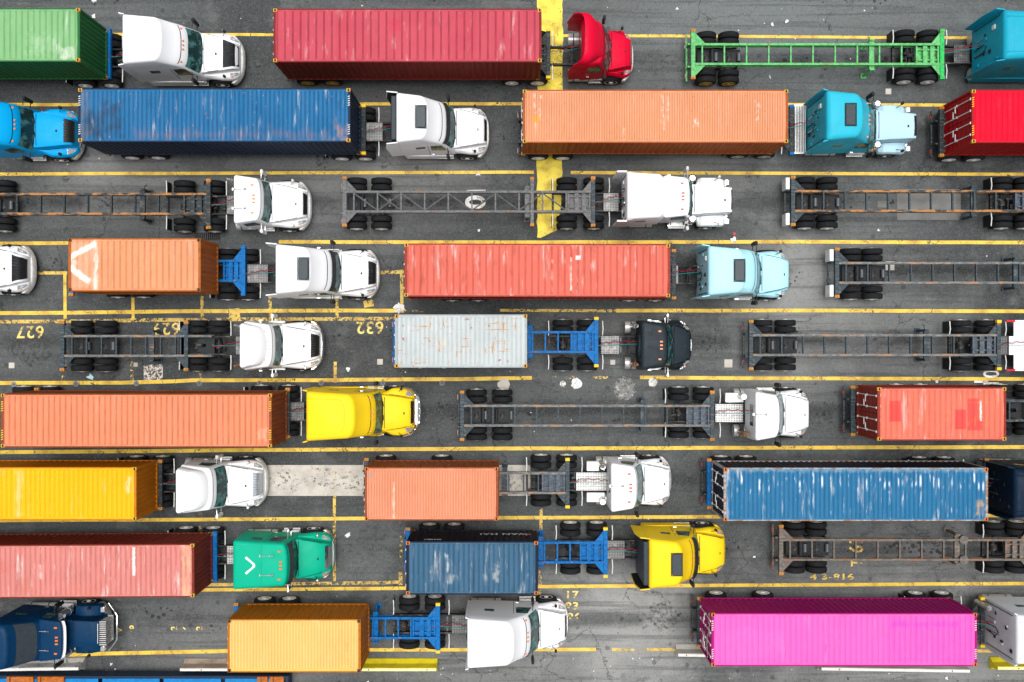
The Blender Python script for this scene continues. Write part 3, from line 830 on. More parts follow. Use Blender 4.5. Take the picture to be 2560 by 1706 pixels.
        for s in (-1, 1):
            if hood in ('aero', 'boxy'):
                k = at_x(-.26)
                b = MB(); cy = s*(k[3]-.13); cx = -.22
                def lp(u, v, off=0):
                    x = -.42+.34*u; kk = at_x(x); y = kk[1]+.1+(kk[3]-.1-kk[1]-.1)*v
                    return (x+off, s*(y+off*.5), kk[4]+.004-.05*v+off)
                a = lambda u, v: lp(u, v, .014)
                if s > 0: b.grid(a, 5, 4)
                else: b.grid(lambda u, v: a(1-u, v), 5, 4)
                hl = b.build('headlight', M['lens'], t)
                p = lp(.2, .9, .012); MB().box(p[0]-.05, p[0]+.05, p[1]-.03, p[1]+.03, p[2]-.02, p[2]+.02, 0, .008).build('turn_signal', M['amber'], hl)
            else:
                hl = MB().box(-.2, .0, s*.95-.14, s*.95+.14, .95, 1.13, 0, .03).build('headlight', M['chrome'], t)
                MB().box(-.01, .015, s*.95-.11, s*.95+.11, .98, 1.1).build('headlight_lens', M['lens'], hl)
                ac = MB().cyl((-HL-.12, s*.98, 1.25), (-HL-.12, s*.98, 2.12), .19, n=20).cyl((-HL-.12, s*.98, 2.12), (-HL-.12, s*.98, 2.2), .19, .12, 20).build('air_cleaner', M['chrome'], t)
                MB().cyl((-HL-.12, s*.98, 1.5), (-HL-.12, s*.98, 1.56), .195, n=20).build('air_cleaner_band', M['alu'], ac)
            if hmirror:
                k = at_x(-.62)
                o = MB().tube([(-.75, s*(k[3]-.2), k[4]-.02), (-.62, s*(k[3]-.12), k[4]+.22), (-.55, s*(k[3]-.08), k[4]+.3)], .014, 5).build('hood_mirror_arm', M['dark'], t)
                MB().box(-.62, -.5, s*(k[3]-.05)-.07, s*(k[3]-.05)+.07, k[4]+.26, k[4]+.46, 0, .04).build('hood_mirror', M[mirror] if mirror != 'dark' else M['dark'], o)
            wheel(t, arch, s, False, rim)
        if guard and guard != 'dark':
            b = MB()
            for z in (.8, 1.1, 1.4): b.tube([(-.5, -1.2, z), (-.12, -1.1, z), (.12, -.85, z), (.22, -.5, z), (.26, 0, z), (.22, .5, z), (.12, .85, z), (-.12, 1.1, z), (-.5, 1.2, z)], .04)
            for y in (-.85, -.5, -.17, .17, .5, .85): b.tube([(.24-.2*(abs(y) > .6), y, .5), (.26-.16*(abs(y) > .6), y, 1.42)], .04)
            b.box(.1, .16, -.6, .6, .85, 1.3)
            b.build('grille_guard', M['chrome'], t)
    # exhaust stacks
    for (dx, s, h_, mt) in stack:
        x = -Rr-dx
        o = MB().cyl((x, s*.92, .9), (x, s*.92, 2.1), .13, n=16).cyl((x, s*.92, 2.1), (x, s*.92, 2.16), .13, .07, 16).cyl((x, s*.92, 2.16), (x, s*.92, h_), .065, n=12).build('exhaust_stack', M[mt], t)
        MB().tube([(x, s*.92, h_-.02), (x-.06, s*.94, h_+.08), (x-.18, s*.97, h_+.13)], .065, 10).build('exhaust_tip', M[mt], o)
        MB().box(x-.1, x+.1, s*.5, s*.9, 1.3, 1.36).build('stack_bracket', M['dark'], o)
    if boxes:
        for s in boxes:
            MB().box(-Rr-1.0, -Rr-.1, s*.52, s*1.0, .78, 1.12, 0, .03).build('tool_box', M['alu'], t)
            MB().cyl((-Rr-.28, s*.85, 1.12), (-Rr-.28, s*.85, 1.9), .14, n=14).build('air_canister', M['alu'], t)
    if reartrim:
        MB().box(-Rr-.26, -Rr-.01, -1.02, 1.02, 1.2, zt-.16, 0, .05).build('rear_trim', M['slate_trim'], t)
    # air and power lines to the trailer
    x0 = -Rr-.05; x1 = max(T)-.15+line_y
    if not tapebars and lines:
        for i, ln in enumerate(lines):
            pts = []
            y0_, y1_ = .18-.12*i, -.1+.12*i
            for k in range(15):
                u = k/14; sag = math.sin(u*math.pi)*(.5-.07*i)
                coil = .05*math.sin(u*34) if i < 2 else 0
                pts.append((x0+(x1-x0)*u, y0_+(y1_-y0_)*u+coil+.12*math.sin(u*3.1+i), 1.95-(.8*u)-sag*.6))
            MB().tube(pts, .013, 5).build('air_line', M[ln], t)
    return t, xn, HL, WT, Rr, lv
def sleeper(t, Rr, xf, zt, mat, hw=1.17, slope=.5, sky=False, low=2.0):
    """separate tall sleeper box behind a classic cab"""
    lv = [(.95, -Rr, xf+.0, hw, hw-.1, .12), (2.5, -Rr, xf+.0, hw-.01, hw-.12, .14), (2.75, -Rr, xf+.1, hw-.02, hw-.2, .25), (2.95, -Rr, xf-.02, hw-.04, hw-.24, .3), (zt-.2, -Rr, xf-slope, hw-.06, hw-.14, .3)]
    lv += roundtop(lv[-1], .2)
    o = body(lv).build('sleeper', mat, t)
    for s in (-1, 1):
        side_patch(lv, [(-Rr+.45, 2.25), (-Rr+.95, 2.25), (-Rr+.95, 2.5), (-Rr+.45, 2.5)], s, 'sleeper_window', M['glass'], o, .014)
    if sky:
        g = front_patch(lv, 3.0, zt-.35, .45, 'skylight', M['sky_glass'], o, .02)
    return lv

# ================= ground =================
def ground_mat():
    s = NT('worn_asphalt')
    px = lambda v: X(v); py = lambda v: Y(v)
    big = s.noise(.09, 4); mid = s.noise(.55, 5, rough=.6); fine = s.noise(9, 4, rough=.7); grit = s.noise(42, 2, rough=.8)
    c = s.mix(s.rng(big, .4, .6), (.042, .046, .048), (.078, .084, .085))
    c = s.mix(s.ma('MULTIPLY', s.rng(mid, .48, .64), .75), c, (.12, .127, .125))
    # broad pale areas: dust, with light on open ground painted in
    for (x, y, r, k, col) in ((1960, 700, 4.2, .8, (.25, .25, .24)), (2000, 780, 4.5, .6, (.22, .225, .22)), (1560, 1600, 6.5, .9, (.27, .27, .26)), (2300, 1690, 11, .85, (.2, .2, .195)), (1200, 1690, 7, .6, (.2, .2, .19)), (600, 1660, 6, .55, (.2, .2, .19)),
                              (1570, 1480, 2.6, .6, (.3, .3, .29)), (1750, 420, 4.5, .55, (.2, .2, .19)), (900, 420, 8, .55, (.2, .2, .195)), (250, 420, 5, .5, (.2, .2, .19)), (1900, 10, 13, .75, (.15, .165, .165)), (1000, -20, 7, .5, (.12, .13, .13)), (300, -20, 6, .5, (.11, .12, .12)), (2200, 540, 4, .5, (.14, .15, .148)), (1500, 880, 5, .5, (.16, .165, .16)), (1950, 920, 4, .6, (.2, .2, .195)), (60, 860, 3, .6, (.13, .14, .14)), (1090, 1360, 1, .0, (.1, .1, .1)), (1300, 1060, 4, .3, (.12, .12, .12)), (920, 1400, 3, .4, (.1, .105, .105)), (430, 1600, 4, .4, (.13, .13, .13)), (1080, 360, 3, .4, (.22, .22, .21)), (320, 390, 4, .4, (.2, .2, .2)), (2250, 830, 5, .45, (.18, .185, .18))):
        v = s.n('VectorMath'); v.operation = 'DISTANCE'; s.put(v.inputs[0], s.map((1, 1.35, 0))); v.inputs[1].default_value = (px(x), py(y)*1.35, 0)
        d = s.ma('ADD', v.outputs['Value'], s.ma('MULTIPLY', s.ma('SUBTRACT', mid, .5), r*1.5))
        c = s.mix(s.ma('MULTIPLY', s.rng(d, r*.05, r*1.15, 1, 0), min(1, k*1.1)), c, mul(col, 1.1))
    # darker lanes
    for (x0, x1, y0, y1, k) in ((-40, 2.2, 9.2, 14.6, .55), (1.5, 40, 11.4, 14.6, .35), (-40, -6, -15.9, -11.7, .0), (-40, 12, 4.7, 5.6, .5), (-16, 4, 5.2, 7.5, .35), (-40, 5, -8.9, 4.6, .35)):
        if k: c = s.mix(s.ma('MULTIPLY', s.box(x0, x1, y0, y1, .25, .25, .7), k), c, (.05, .053, .055))
    # tyre streaks along the lanes
    st = s.noise(1, 4, s.map((.12, 3.2, 1)))
    c = s.mix(s.ma('MULTIPLY', s.rng(st, .5, .62), .45), c, (.045, .048, .05))
    ls = s.ma('ADD', s.ma('ABSOLUTE', s.ma('SUBTRACT', s.ma('FRACT', s.ma('DIVIDE', s.ma('ADD', s.xyz()[1], 34.9+1.72), 3.49)), .5)), s.ma('MULTIPLY', s.ma('SUBTRACT', mid, .5), .22))
    c = s.mix(s.ma('MULTIPLY', s.ma('MULTIPLY', s.rng(ls, .0, .17, 1, 0), s.rng(s.noise(.3, 3, s.map((1, 1, 1), (8, 2, 0))), .38, .56)), .72), c, (.028, .03, .031))  # lane middles darkened: oil soak plus painted shade around the parked vehicles
    # drips and oil stains down the lane middles
    y = s.xyz()[1]
    lane = s.ma('ABSOLUTE', s.ma('SUBTRACT', s.ma('FRACT', s.ma('DIVIDE', s.ma('ADD', y, 34.9+1.72), 3.49)), .5))
    lm = s.rng(lane, .02, .26, 1, 0)
    sp = s.noise(3.4, 6, rough=.72); sp2 = s.noise(.5, 3, s.map((1, 1, 1), (4, 9, 0)))
    oil = s.ma('MULTIPLY', s.ma('MULTIPLY', s.rng(sp, .53, .6), s.rng(sp2, .4, .62)), lm)
    c = s.mix(s.ma('MULTIPLY', oil, .8), c, (.026, .026, .028))
    bl = s.vor(.9, s.map((1, 1, 1), (0, 0, 0))); bn = s.ma('ADD', bl, s.ma('MULTIPLY', s.noise(7, 3), .14))
    c = s.mix(s.ma('MULTIPLY', s.rng(bn, .15, .2, 1, 0), .55), c, (.03, .03, .032))
    # aggregate, chips and pale specks
    g2 = s.noise(11, 3, rough=.8); g3 = s.noise(5, 4, s.map((1, 1, 1), (3, 3, 0)), rough=.8)
    c = s.mix(s.rng(g2, .5, .64, 0, .14), c, (.24, .25, .245))
    c = s.mix(s.rng(g2, .5, .36, 0, .24), c, (.018, .020, .021))
    c = s.mix(s.rng(g3, .52, .66, 0, .12), c, (.25, .26, .255))
    c = s.mix(s.rng(g3, .47, .38, 0, .18), c, (.018, .020, .021))
    c = s.mix(s.ma('MULTIPLY', s.rng(fine, .5, .8), .3), c, (.24, .245, .24))
    c = s.mix(s.rng(grit, .52, .75, 0, .35), c, (.3, .31, .3))
    wv = s.vor(1.9); c = s.mix(s.ma('MULTIPLY', s.rng(wv, .025, .045, 1, 0), s.rng(s.noise(.6, 2), .58, .68)), c, (.5, .5, .47))
    # small drips, thick in places
    dv = s.vor(4.2); dm = s.ma('MULTIPLY', s.rng(s.noise(.7, 4, s.map((1, 1, 1), (11, 4, 0))), .45, .7), s.ma('ADD', s.ma('MULTIPLY', lm, .8), .25))
    c = s.mix(s.ma('MULTIPLY', s.rng(s.ma('SUBTRACT', dv, s.ma('MULTIPLY', dm, .45)), -.02, .04, 1, 0), .75), c, (.02, .021, .022))
    # cracks
    wp = s.n('VectorMath'); wp.operation = 'ADD'; nz = s.n('TexNoise'); s.put(nz.inputs['Vector'], s.co()); nz.inputs['Scale'].default_value = 1.3; nz.inputs['Detail'].default_value = 6; nz.inputs['Roughness'].default_value = .7
    s.put(wp.inputs[0], s.co()); s.put(wp.inputs[1], nz.outputs['Color'])
    cr = s.vor(.36, wp.outputs[0], 'DISTANCE_TO_EDGE')
    cm = s.ma('MULTIPLY', s.rng(cr, .002, .0085, 1, 0), s.rng(s.noise(.2, 3, s.map((1, 1, 1), (7, 3, 0))), .5, .6))
    c = s.mix(s.ma('MULTIPLY', cm, .7), c, (.018, .018, .019))
    cr2 = s.vor(1.7, wp.outputs[0], 'DISTANCE_TO_EDGE')
    cm2 = s.ma('MULTIPLY', s.rng(cr2, .008, .026, 1, 0), s.rng(s.noise(.33, 3, s.map((1, 1, 1), (2, 6, 0))), .62, .7))
    c = s.mix(s.ma('MULTIPLY', cm2, .6), c, (.02, .02, .021))
    s.bump(s.ma('ADD', grit, s.ma('MULTIPLY', cm, -2)), .35, .01)
    return s.done(c, s.rng(mid, .3, .7, .78, .92), None, None, .12)
def concrete_mat(name, col, stain=.5, dots=True, YC=0.0):
    s = NT(name)
    c = s.mix(s.rng(s.noise(1.2, 5), .35, .7), col, mul(col, .72))
    c = s.mix(s.rng(s.noise(30, 3), .5, .8, 0, .5), c, mul(col, .45))
    if dots:
        y = s.xyz()[1]
        m = s.ma('MULTIPLY', s.rng(s.noise(5.5, 6, rough=.8), .53, .6), s.rng(s.ma('ADD', s.noise(.9, 3), s.ma('MULTIPLY', s.ma('ABSOLUTE', s.ma('ADD', y, YC)), -.35)), .28, .42))
        c = s.mix(s.ma('MULTIPLY', m, stain), c, (.05, .045, .04))
    s.bump(s.noise(25, 3), .3, .01)
    return s.done(c, .85)
def line_mat(name, col, wear=.4, sc_=5.0):
    """road paint: worn through in patches and cracked"""
    s = NT(name)
    n = s.noise(sc_, 6, rough=.7); n2 = s.noise(.7, 4)
    a = s.ma('ADD', n, s.ma('MULTIPLY', s.ma('SUBTRACT', n2, .5), .6))
    hole = s.rng(a, .72-wear*.35, .78-wear*.33)
    wp = s.n('VectorMath'); wp.operation = 'ADD'; nz = s.n('TexNoise'); s.put(nz.inputs['Vector'], s.co()); nz.inputs['Scale'].default_value = 2
    s.put(wp.inputs[0], s.co()); s.put(wp.inputs[1], nz.outputs['Color'])
    cr = s.ma('MULTIPLY', s.rng(s.vor(1.3, wp.outputs[0], 'DISTANCE_TO_EDGE'), .008, .025, 1, 0), s.rng(s.noise(.4, 2), .42, .56))
    f = s.ma('MAXIMUM', hole, s.ma('MULTIPLY', cr, .8))
    c = s.mix(s.rng(s.noise(1.3, 5), .4, .7), col, tuple(a_*b_ for a_, b_ in zip(col, (.62, .55, .5))))
    c = s.mix(s.rng(s.noise(6, 4), .55, .75, 0, .5), c, mul(col, .5))
    c = s.done(c, .6)
    tr = s.n('BsdfTransparent'); mx = s.n('MixShader')
    s.put(mx.inputs[0], f); s.t.links.new(s.b.outputs[0], mx.inputs[1]); s.t.links.new(tr.outputs[0], mx.inputs[2])
    s.t.links.new(mx.outputs[0], s.out.inputs[0])
    return s.m
g = MB().box(-300, 300, -300, 300, -.5, 0).build('ground', ground_mat())
tag(g, 'worn grey asphalt yard with oil drips and cracks under all the trucks', 'asphalt ground', kind='structure')
LY = line_mat('yellow_line_paint', (.80, .53, .05), .12); LYW = line_mat('worn_yellow_paint', (.66, .45, .08), .62, 6); LYV = line_mat('faint_yellow_paint', (.6, .42, .1), .95, 7)
LBAND = line_mat('yellow_band_paint', (.84, .66, .05), .1, 3); LWH = line_mat('white_road_paint', (.75, .75, .72), .35, 6); LNUM = line_mat('yellow_number_paint', (.8, .6, .15), .55, 7)
def strip(pts, wd, mat, label, z=.004, name='lane_line'):
    P = [(X(a), Y(b)) for a, b in pts]; b = MB(); r = []
    Q = []
    for (x0, y0), (x1, y1) in zip(P, P[1:]):
        n = max(1, int(math.hypot(x1-x0, y1-y0)/1.5))
        for i in range(n): Q.append((x0+(x1-x0)*i/n, y0+(y1-y0)*i/n))
    Q.append(P[-1])
    for i, (x, y) in enumerate(Q):
        a = Q[max(0, i-1)]; c_ = Q[min(len(Q)-1, i+1)]; d = math.hypot(c_[0]-a[0], c_[1]-a[1]); nx, ny = -(c_[1]-a[1])/d, (c_[0]-a[0])/d
        j = random.uniform(-.007, .007)
        r.append([(x-nx*wd/2, y-ny*wd/2+j, z), (x+nx*wd/2, y+ny*wd/2+j, z)])
    b.loft(r, 0, False, False, False, closed=False)
    o = b.build(name, mat); tag(o, label, 'road marking', kind='structure'); return o
lw = .16
strip([(-400, 84), (300, 86), (1600, 90), (2560, 96), (3000, 98)], .14, LY, 'topmost thin yellow lane line, behind the green and red containers')
strip([(-400, 262), (205, 262), (1010, 260), (1310, 260), (2370, 263), (3000, 264)], .16, LY, 'yellow lane line running under the blue container and the day cab row')
strip([(-400, 438), (150, 435), (860, 432), (1335, 431)], lw, LY, 'yellow lane line above the empty trailers, left of the broad yellow band')
strip([(1427, 432), (2000, 434), (2560, 436), (3000, 437)], lw, LY, 'yellow lane line above the empty trailers, right of the broad yellow band')
strip([(-400, 611), (170, 608), (500, 606)], .18, LY, 'yellow lane line meeting the top of the short orange container')
strip([(697, 605), (1200, 606), (2000, 605), (2560, 607), (3000, 608)], .18, LY, 'cracked yellow lane line above the salmon container')
strip([(-400, 786), (170, 782), (420, 779), (850, 777), (1010, 777)], .19, LY, 'bold yellow lane line above the numbered bays')
strip([(1010, 777), (1060, 778)], .12, LYV, 'faint worn stub of lane line by the crumbled patch')
strip([(1250, 776), (1540, 778)], .14, LYW, 'broken worn yellow lane line under the salmon container')
strip([(1540, 777), (2100, 777), (2560, 779), (3000, 780)], .18, LY, 'yellow lane line behind the light blue tractor')
strip([(-400, 808), (150, 804), (420, 800), (850, 798), (990, 797)], .18, LYW, 'worn second yellow line along the tops of the bay numbers')
strip([(-400, 959), (300, 957), (440, 954), (480, 951), (860, 951)], .19, LY, 'bold yellow lane line crossing the speckled concrete square')
strip([(860, 950), (1150, 948), (1330, 945)], .19, LY, 'yellow lane line under the white and black containers row, middle stretch')
strip([(1330, 944), (1520, 944)], .14, LYV, 'faint lane line beside the crumbling pothole')
strip([(1600, 944), (1850, 946), (2560, 948), (3000, 949)], .18, LY, 'yellow lane line right of the crumbling pothole')
strip([(-400, 1134), (300, 1129), (680, 1125), (1200, 1122), (2560, 1118), (3000, 1117)], .19, LY, 'yellow lane line between the orange and the amber containers')
strip([(-400, 1303), (340, 1300), (1240, 1295), (2560, 1289), (3000, 1287)], .18, LY, 'yellow lane line along the lower edge of the amber container')
strip([(300, 1462), (560, 1462), (960, 1457), (1003, 1455)], .16, LYW, 'short worn yellow line ending in a corner beside the green tractor', .005)
strip([(300, 1477), (1015, 1471), (1345, 1467), (1800, 1464), (2560, 1459), (3000, 1457)], .17, LY, 'yellow lane line below the green tractor and the dull blue container')
strip([(160, 1638), (270, 1634), (568, 1628), (870, 1626)], .19, LY, 'pale yellow lane line in front of the dark blue tractor')
strip([(860, 1625), (1490, 1624)], .17, LY, 'lowest yellow lane line under the short yellow container trailer')
strip([(1530, 1624), (1700, 1624), (2440, 1628), (3000, 1630)], .15, LYW, 'lowest yellow lane line, stretch under the magenta container')
# cross lines of the numbered bays
for x, a, b, m, l in ((162, 682, 797, LY, 'left of the short orange container'), (332, 745, 797, LY, 'under the middle of the short orange container'), (505, 740, 797, LYW, 'under the front of the short orange container'), (675, 742, 797, LYW, 'under the cab with the skylight'), (842, 745, 797, LYW, 'under the hood next to the salmon container'),
                      (1004, 675, 780, LYW, 'at the rear end of the salmon container'), (157, 925, 958, LYV, 'below the first bay number'), (330, 895, 958, LYV, 'under the double bolster trailer'), (838, 905, 957, LYW, 'between the white day cab and the grey container'), (1004, 910, 950, LYV, 'below the grey white container'), (500, 925, 958, LYV, 'beside the speckled concrete square')):
    strip([(x, a), (x+(1 if b < 900 else 0), b)], .16, m, 'short yellow bay line '+l, .007)
strip([(837, 1170), (837, 1245)], .13, LYV, 'faint bay line across the pale concrete strip', .03)
strip([(836, 1245), (836, 1460)], .15, LYW, 'worn bay line right of the green tractor', .006)
strip([(668, 1245), (668, 1330)], .15, LYV, 'faint bay line right of the fairing cab', .006)
strip([(1003, 1305), (1003, 1435)], .15, LYV, 'faint bay line left of the dull blue container', .006)
strip([(1001, 1430), (1002, 1463)], .18, LYW, 'corner stub of the bay line by the dull blue container', .006)
strip([(1353, 1272), (1352, 1335)], .15, LYW, 'worn bay line above the blue trailer frame', .006)
strip([(1351, 1415), (1350, 1495)], .15, LYV, 'faint bay line below the blue trailer frame', .006)
strip([(157, 1300), (157, 1345)], .14, LYV, 'faint bay line under the amber container', .006)
strip([(500, 1250), (500, 1345)], .14, LYV, 'faint bay line behind the white cab with the round fairing', .006)
strip([(90, 683), (168, 683)], .16, LYW, 'short yellow dash in front of the cut off white hood')
strip([(948, 682), (1010, 680)], .18, LYW, 'short yellow dash in front of the skylight cab')
strip([(920, 750), (923, 768)], .5, LYW, 'yellow block of paint under the skylight cab nose', .005)
strip([(585, 772), (587, 796)], .55, LYW, 'yellow blot of paint above the white day cab', .009)
# broad yellow band
bp_ = [(1343, -200), (1406, -200), (1407, 100), (1405, 445), (1402, 520), (1392, 576), (1372, 584), (1352, 595), (1343, 594), (1342, 400), (1344, 200)]
P = [(X(a), Y(b)) for a, b in bp_]; Q = []
for (x0, y0), (x1, y1) in zip(P, P[1:]+P[:1]):
    n = max(1, int(math.hypot(x1-x0, y1-y0)/.25))
    for i in range(n): Q.append((x0+(x1-x0)*i/n+random.uniform(-.03, .03), y0+(y1-y0)*i/n+random.uniform(-.02, .02)))
tag(MB().add([(a, b, .009) for a, b in Q], [list(range(len(Q)))]).build('yellow_band', LBAND), 'broad bright yellow band painted across three lanes', 'road marking', kind='structure')

def text(s_, x, y, size, rz, mat, label, name='painted_number', sx=1.0, z=.006, extrude=0, spacing=1.1, bold=.012):
    cu = bpy.data.curves.new(name, 'FONT'); cu.body = s_; cu.size = size; cu.align_x = 'CENTER'; cu.align_y = 'CENTER'; cu.space_character = spacing; cu.offset = bold
    o = bpy.data.objects.new('tmp', cu); C.objects.link(o); bpy.context.view_layer.update()
    me = bpy.data.meshes.new_from_object(o.evaluated_get(bpy.context.evaluated_depsgraph_get())); bpy.data.objects.remove(o)
    me.name = name; me.materials.clear(); me.materials.append(mat)
    q = bpy.data.objects.new(name, me); C.objects.link(q); q.location = (x, y, z); q.rotation_euler = (0, 0, rz); q.scale = (sx, 1, 1)
    if label: tag(q, label, 'road marking', kind='structure')
    return q
text('627', X(76), Y(829), .86, math.pi, LNUM, 'upside down yellow bay number 627 near the left edge')
text('629', X(416), Y(821), .86, math.pi, LNUM, 'upside down yellow bay number 629 under the double bolster trailer', z=.012)
text('632', X(925), Y(818), .86, math.pi, LNUM, 'upside down yellow bay number 632 left of the grey white container')
text('17', X(1429), Y(1488), .5, 0, LNUM, 'small yellow 17 below the yellow sleeper tractor', sx=1.3)
text('83', X(1430), Y(1516), .5, 0, LNUM, 'small yellow 83 right of the white sleeper nose', sx=1.3)
text('86', X(1434), Y(1543), .5, 0, LNUM, 'small yellow 86 right of the white sleeper nose', sx=1.3)
for i, (s_, px_, py_, sz) in enumerate((('>', 300, 1577, .35), ('8', 329, 1574, .5), ('2', 436, 1571, .42), ('6', 466, 1571, .42), ('2', 499, 1571, .42))):
    text(s_, X(px_), Y(py_), sz, [0, 0, 1.57, 1.57, 1.57][i], LNUM, 'small yellow mark %s in front of the dark blue tractor' % ['arrow', 'eight', 'two, leftmost of three', 'six, middle of three', 'two, rightmost of three'][i])
text('63', X(2142), Y(1362), 1.0, 1.57, LYW, 'large worn yellow digits under the rusty brown trailer', sx=.8)
text('T', X(2143), Y(1407), .8, 1.57, LYW, 'yellow letter under the rusty brown trailer', sx=.8)
text('4 3-816', X(2080), Y(1443), .4, 0, LYW, 'row of small worn yellow figures below the rusty brown trailer', sx=1.6)
text('0', X(1191), Y(506), 1.35, 1.57, LWH, 'thick white painted ring seen through the truss trailer', sx=1.0, bold=.04)
strip([(1168, 479), (1214, 478)], .14, LWH, 'white painted bar beside the white ring')
text('10', X(2480), Y(947), 1.1, 1.57, LWH, 'white painted characters under the rear of the white tractor with red tape', sx=.8, z=.005)
text('1', X(2455), Y(955), 1.0, 1.57, LWH, 'white painted one left of the white painted characters', sx=.8, z=.005)
# concrete pads, squares, grate, round covers
CP = concrete_mat('pale_concrete', (.56, .52, .46), .9, YC=-Y(1200)); sp_ = NT('speckled_concrete'); CS = sp_.done(sp_.mix(sp_.rng(sp_.noise(7, 2, rough=.9), .45, .56), (.05, .045, .04), (.62, .56, .5)), .9); CG = concrete_mat('grey_concrete', (.2, .2, .19), .95)
def slab(x0, x1, y0, y1, mat, label, name, z=.022):
    o = MB().box(X(x0), X(x1), Y(y0), Y(y1), -.01, z).build(name, mat); return tag(o, label, name.replace('_', ' '), kind='structure')
slab(664, 1326, 1163, 1240, CP, 'long pale concrete strip with dark drips between the white cab and the orange container', 'concrete_strip')
slab(359, 407, 912, 957, CS, 'square of speckled pebble concrete below the double bolster trailer', 'concrete_patch', .003)
slab(2243, 2402, 474, 550, CG, 'grey concrete pad under the empty rusty trailer', 'concrete_patch', .003)
slab(2194, 2222, 503, 519, CG, 'small pale concrete patch left of the grey pad', 'concrete_patch', .003)
for (x, y, s_, mat, l) in ((29, 914, 14, CP, 'small white square patch near the left edge'), (950, 905, 14, CP, 'small white square patch left of the grey white container'), (339, 912, 10, CP, 'small pale square left of the speckled square'), (1821, 909, 20, CP, 'pale pinkish square patch behind the dark empty trailer'), (2221, 229, 14, CP, 'pale square cover between green trailer and light blue tractor'), (1532, 906, 12, CP, 'pale square patch below the black cab exhaust'), (2225, 665, 22, CP, 'pale square with a dark hole inside the lower empty trailer')):
    slab(x-s_/2, x+s_/2, y-s_/2, y+s_/2, mat, l, 'concrete_patch', .004)
def disc(px_, py_, r, mat, label, name, z=.012, n=20, rough=.12):
    Q = [(X(px_)+r*(1+random.uniform(-rough, rough))*math.cos(a*2*math.pi/n), Y(py_)+r*(1+random.uniform(-rough, rough))*math.sin(a*2*math.pi/n), z) for a in range(n)]
    o = MB().add(Q, [list(range(n))]).build(name, mat); return tag(o, label, name.replace('_', ' '), kind='structure')
MHB = plain('cast_iron', (.1, .1, .1), .7)
whites = ((1441, 959, .27, 'large white round cover between two empty lanes'), (1632, 956, .23, 'white round cover above the white day cab deck'), (1260, 962, .3, 'pale round cover behind the empty trailer wheels'), (1407, 960, .15, 'small pale round cover left of the large white one'))
for x, y, r, l in whites: disc(x, y, r, LWH if r < .28 else CP, l, 'round_cover')
for i, (x, y) in enumerate(((35, 962), (190, 960), (341, 959), (498, 959), (649, 959), (803, 958), (957, 958), (1105, 958))):
    o = disc(x, y, .14, CG, 'small grey drill ring on the lane line, number of rings from the left edge: %s' % ['first', 'second', 'third', 'fourth', 'fifth', 'sixth', 'seventh', 'eighth'][i], 'drill_ring', .011, 18, .08)
    disc(x, y, .05, MHB, 'dark hole in a drill ring, %s from the left' % ['first', 'second', 'third', 'fourth', 'fifth', 'sixth', 'seventh', 'eighth'][i], 'drill_hole', .0145, 10)
POT = NT('broken_asphalt'); pv = POT.vor(9); pc = POT.mix(POT.rng(pv, .1, .5), (.02, .02, .02), (.2, .2, .19)); POT.bump(pv, .9, .05)
disc(1561, 972, .56, POT.done(POT.mix(POT.rng(POT.noise(5, 4), .5, .7), pc, (.42, .42, .4)), .9), 'crumbled pothole of broken asphalt between the empty lanes', 'pothole', .006, 26, .15)
cr_ = disc(998, 770, .25, LWH, 'crumbled white patch at the corner of the salmon container bay', 'broken_patch', .013, 22, .35)
# drain grate
gr = thing('drain_grate', 'black steel drain grate above the front of the short orange container', 'drain grate', (X(519), Y(592), 0))
MB().box(-.62, .62, -.26, .26, .002, .012).build('grate_pit', M['hole'], gr)
b = MB()
for k in range(13): b.box(-.58+k*.095, -.55+k*.095, -.22, .22, .012, .03)
b.box(-.62, .62, .2, .26, .012, .034); b.box(-.62, .62, -.26, -.2, .012, .034); b.build('grate_bars', MHB, gr)
# dark tyre-worn stains that have a shape of their own
ST = NT('oil_stain'); m_ = ST.ma('MULTIPLY', ST.rng(ST.noise(5.5, 6, rough=.75), .47, .62), .75); tr = ST.n('BsdfTransparent'); mx = ST.n('MixShader')
ST.done((.022, .022, .024), .5); ST.put(mx.inputs[0], m_); ST.t.links.new(tr.outputs[0], mx.inputs[1]); ST.t.links.new(ST.b.outputs[0], mx.inputs[2]); ST.t.links.new(mx.outputs[0], ST.out.inputs[0]); ST = ST.m
for i, (x, y, r, l) in enumerate(((1882, 437, .42, 'lying across the upper right lane line'), (963, 402, .35, 'below the middle white sleeper'), (802, 405, .38, 'below the front of the long blue container'), (165, 435, .35, 'on the lane line above the left empty trailer'), (1360, 985, .7, 'in the lane right of the empty trailer wheels'), (1520, 1000, .45, 'left of the pothole'), (1750, 800, .6, 'in front of the black cab'), (1640, 1310, .5, 'above the yellow sleeper tractor'), (2052, 250, .4, 'right of the light blue tractor'), (1310, 355, .6, 'in front of the middle white sleeper'), (1635, 160, .6, 'in front of the red tractor'), (815, 515, .5, 'in front of the white cab with two horns'), (1885, 500, .7, 'in front of the long white hood'), (1950, 700, .55, 'in front of the pale blue tractor'), (1085, 1040, .6, 'in front of the yellow guard tractor'), (1240, 380, .35, 'under the orange container, upper lane'), (930, 1350, .8, 'in front of the green tractor'), (2050, 1040, .7, 'in front of the white cab with copper exhaust'), (1660, 1540, .8, 'in front of the lower white sleeper'), (80, 870, 1.0, 'below the leftmost bay number'))):
    o = disc(x, y, r, ST, 'dark oil stain on the asphalt '+l, 'oil_stain', .0024, 22, .3)
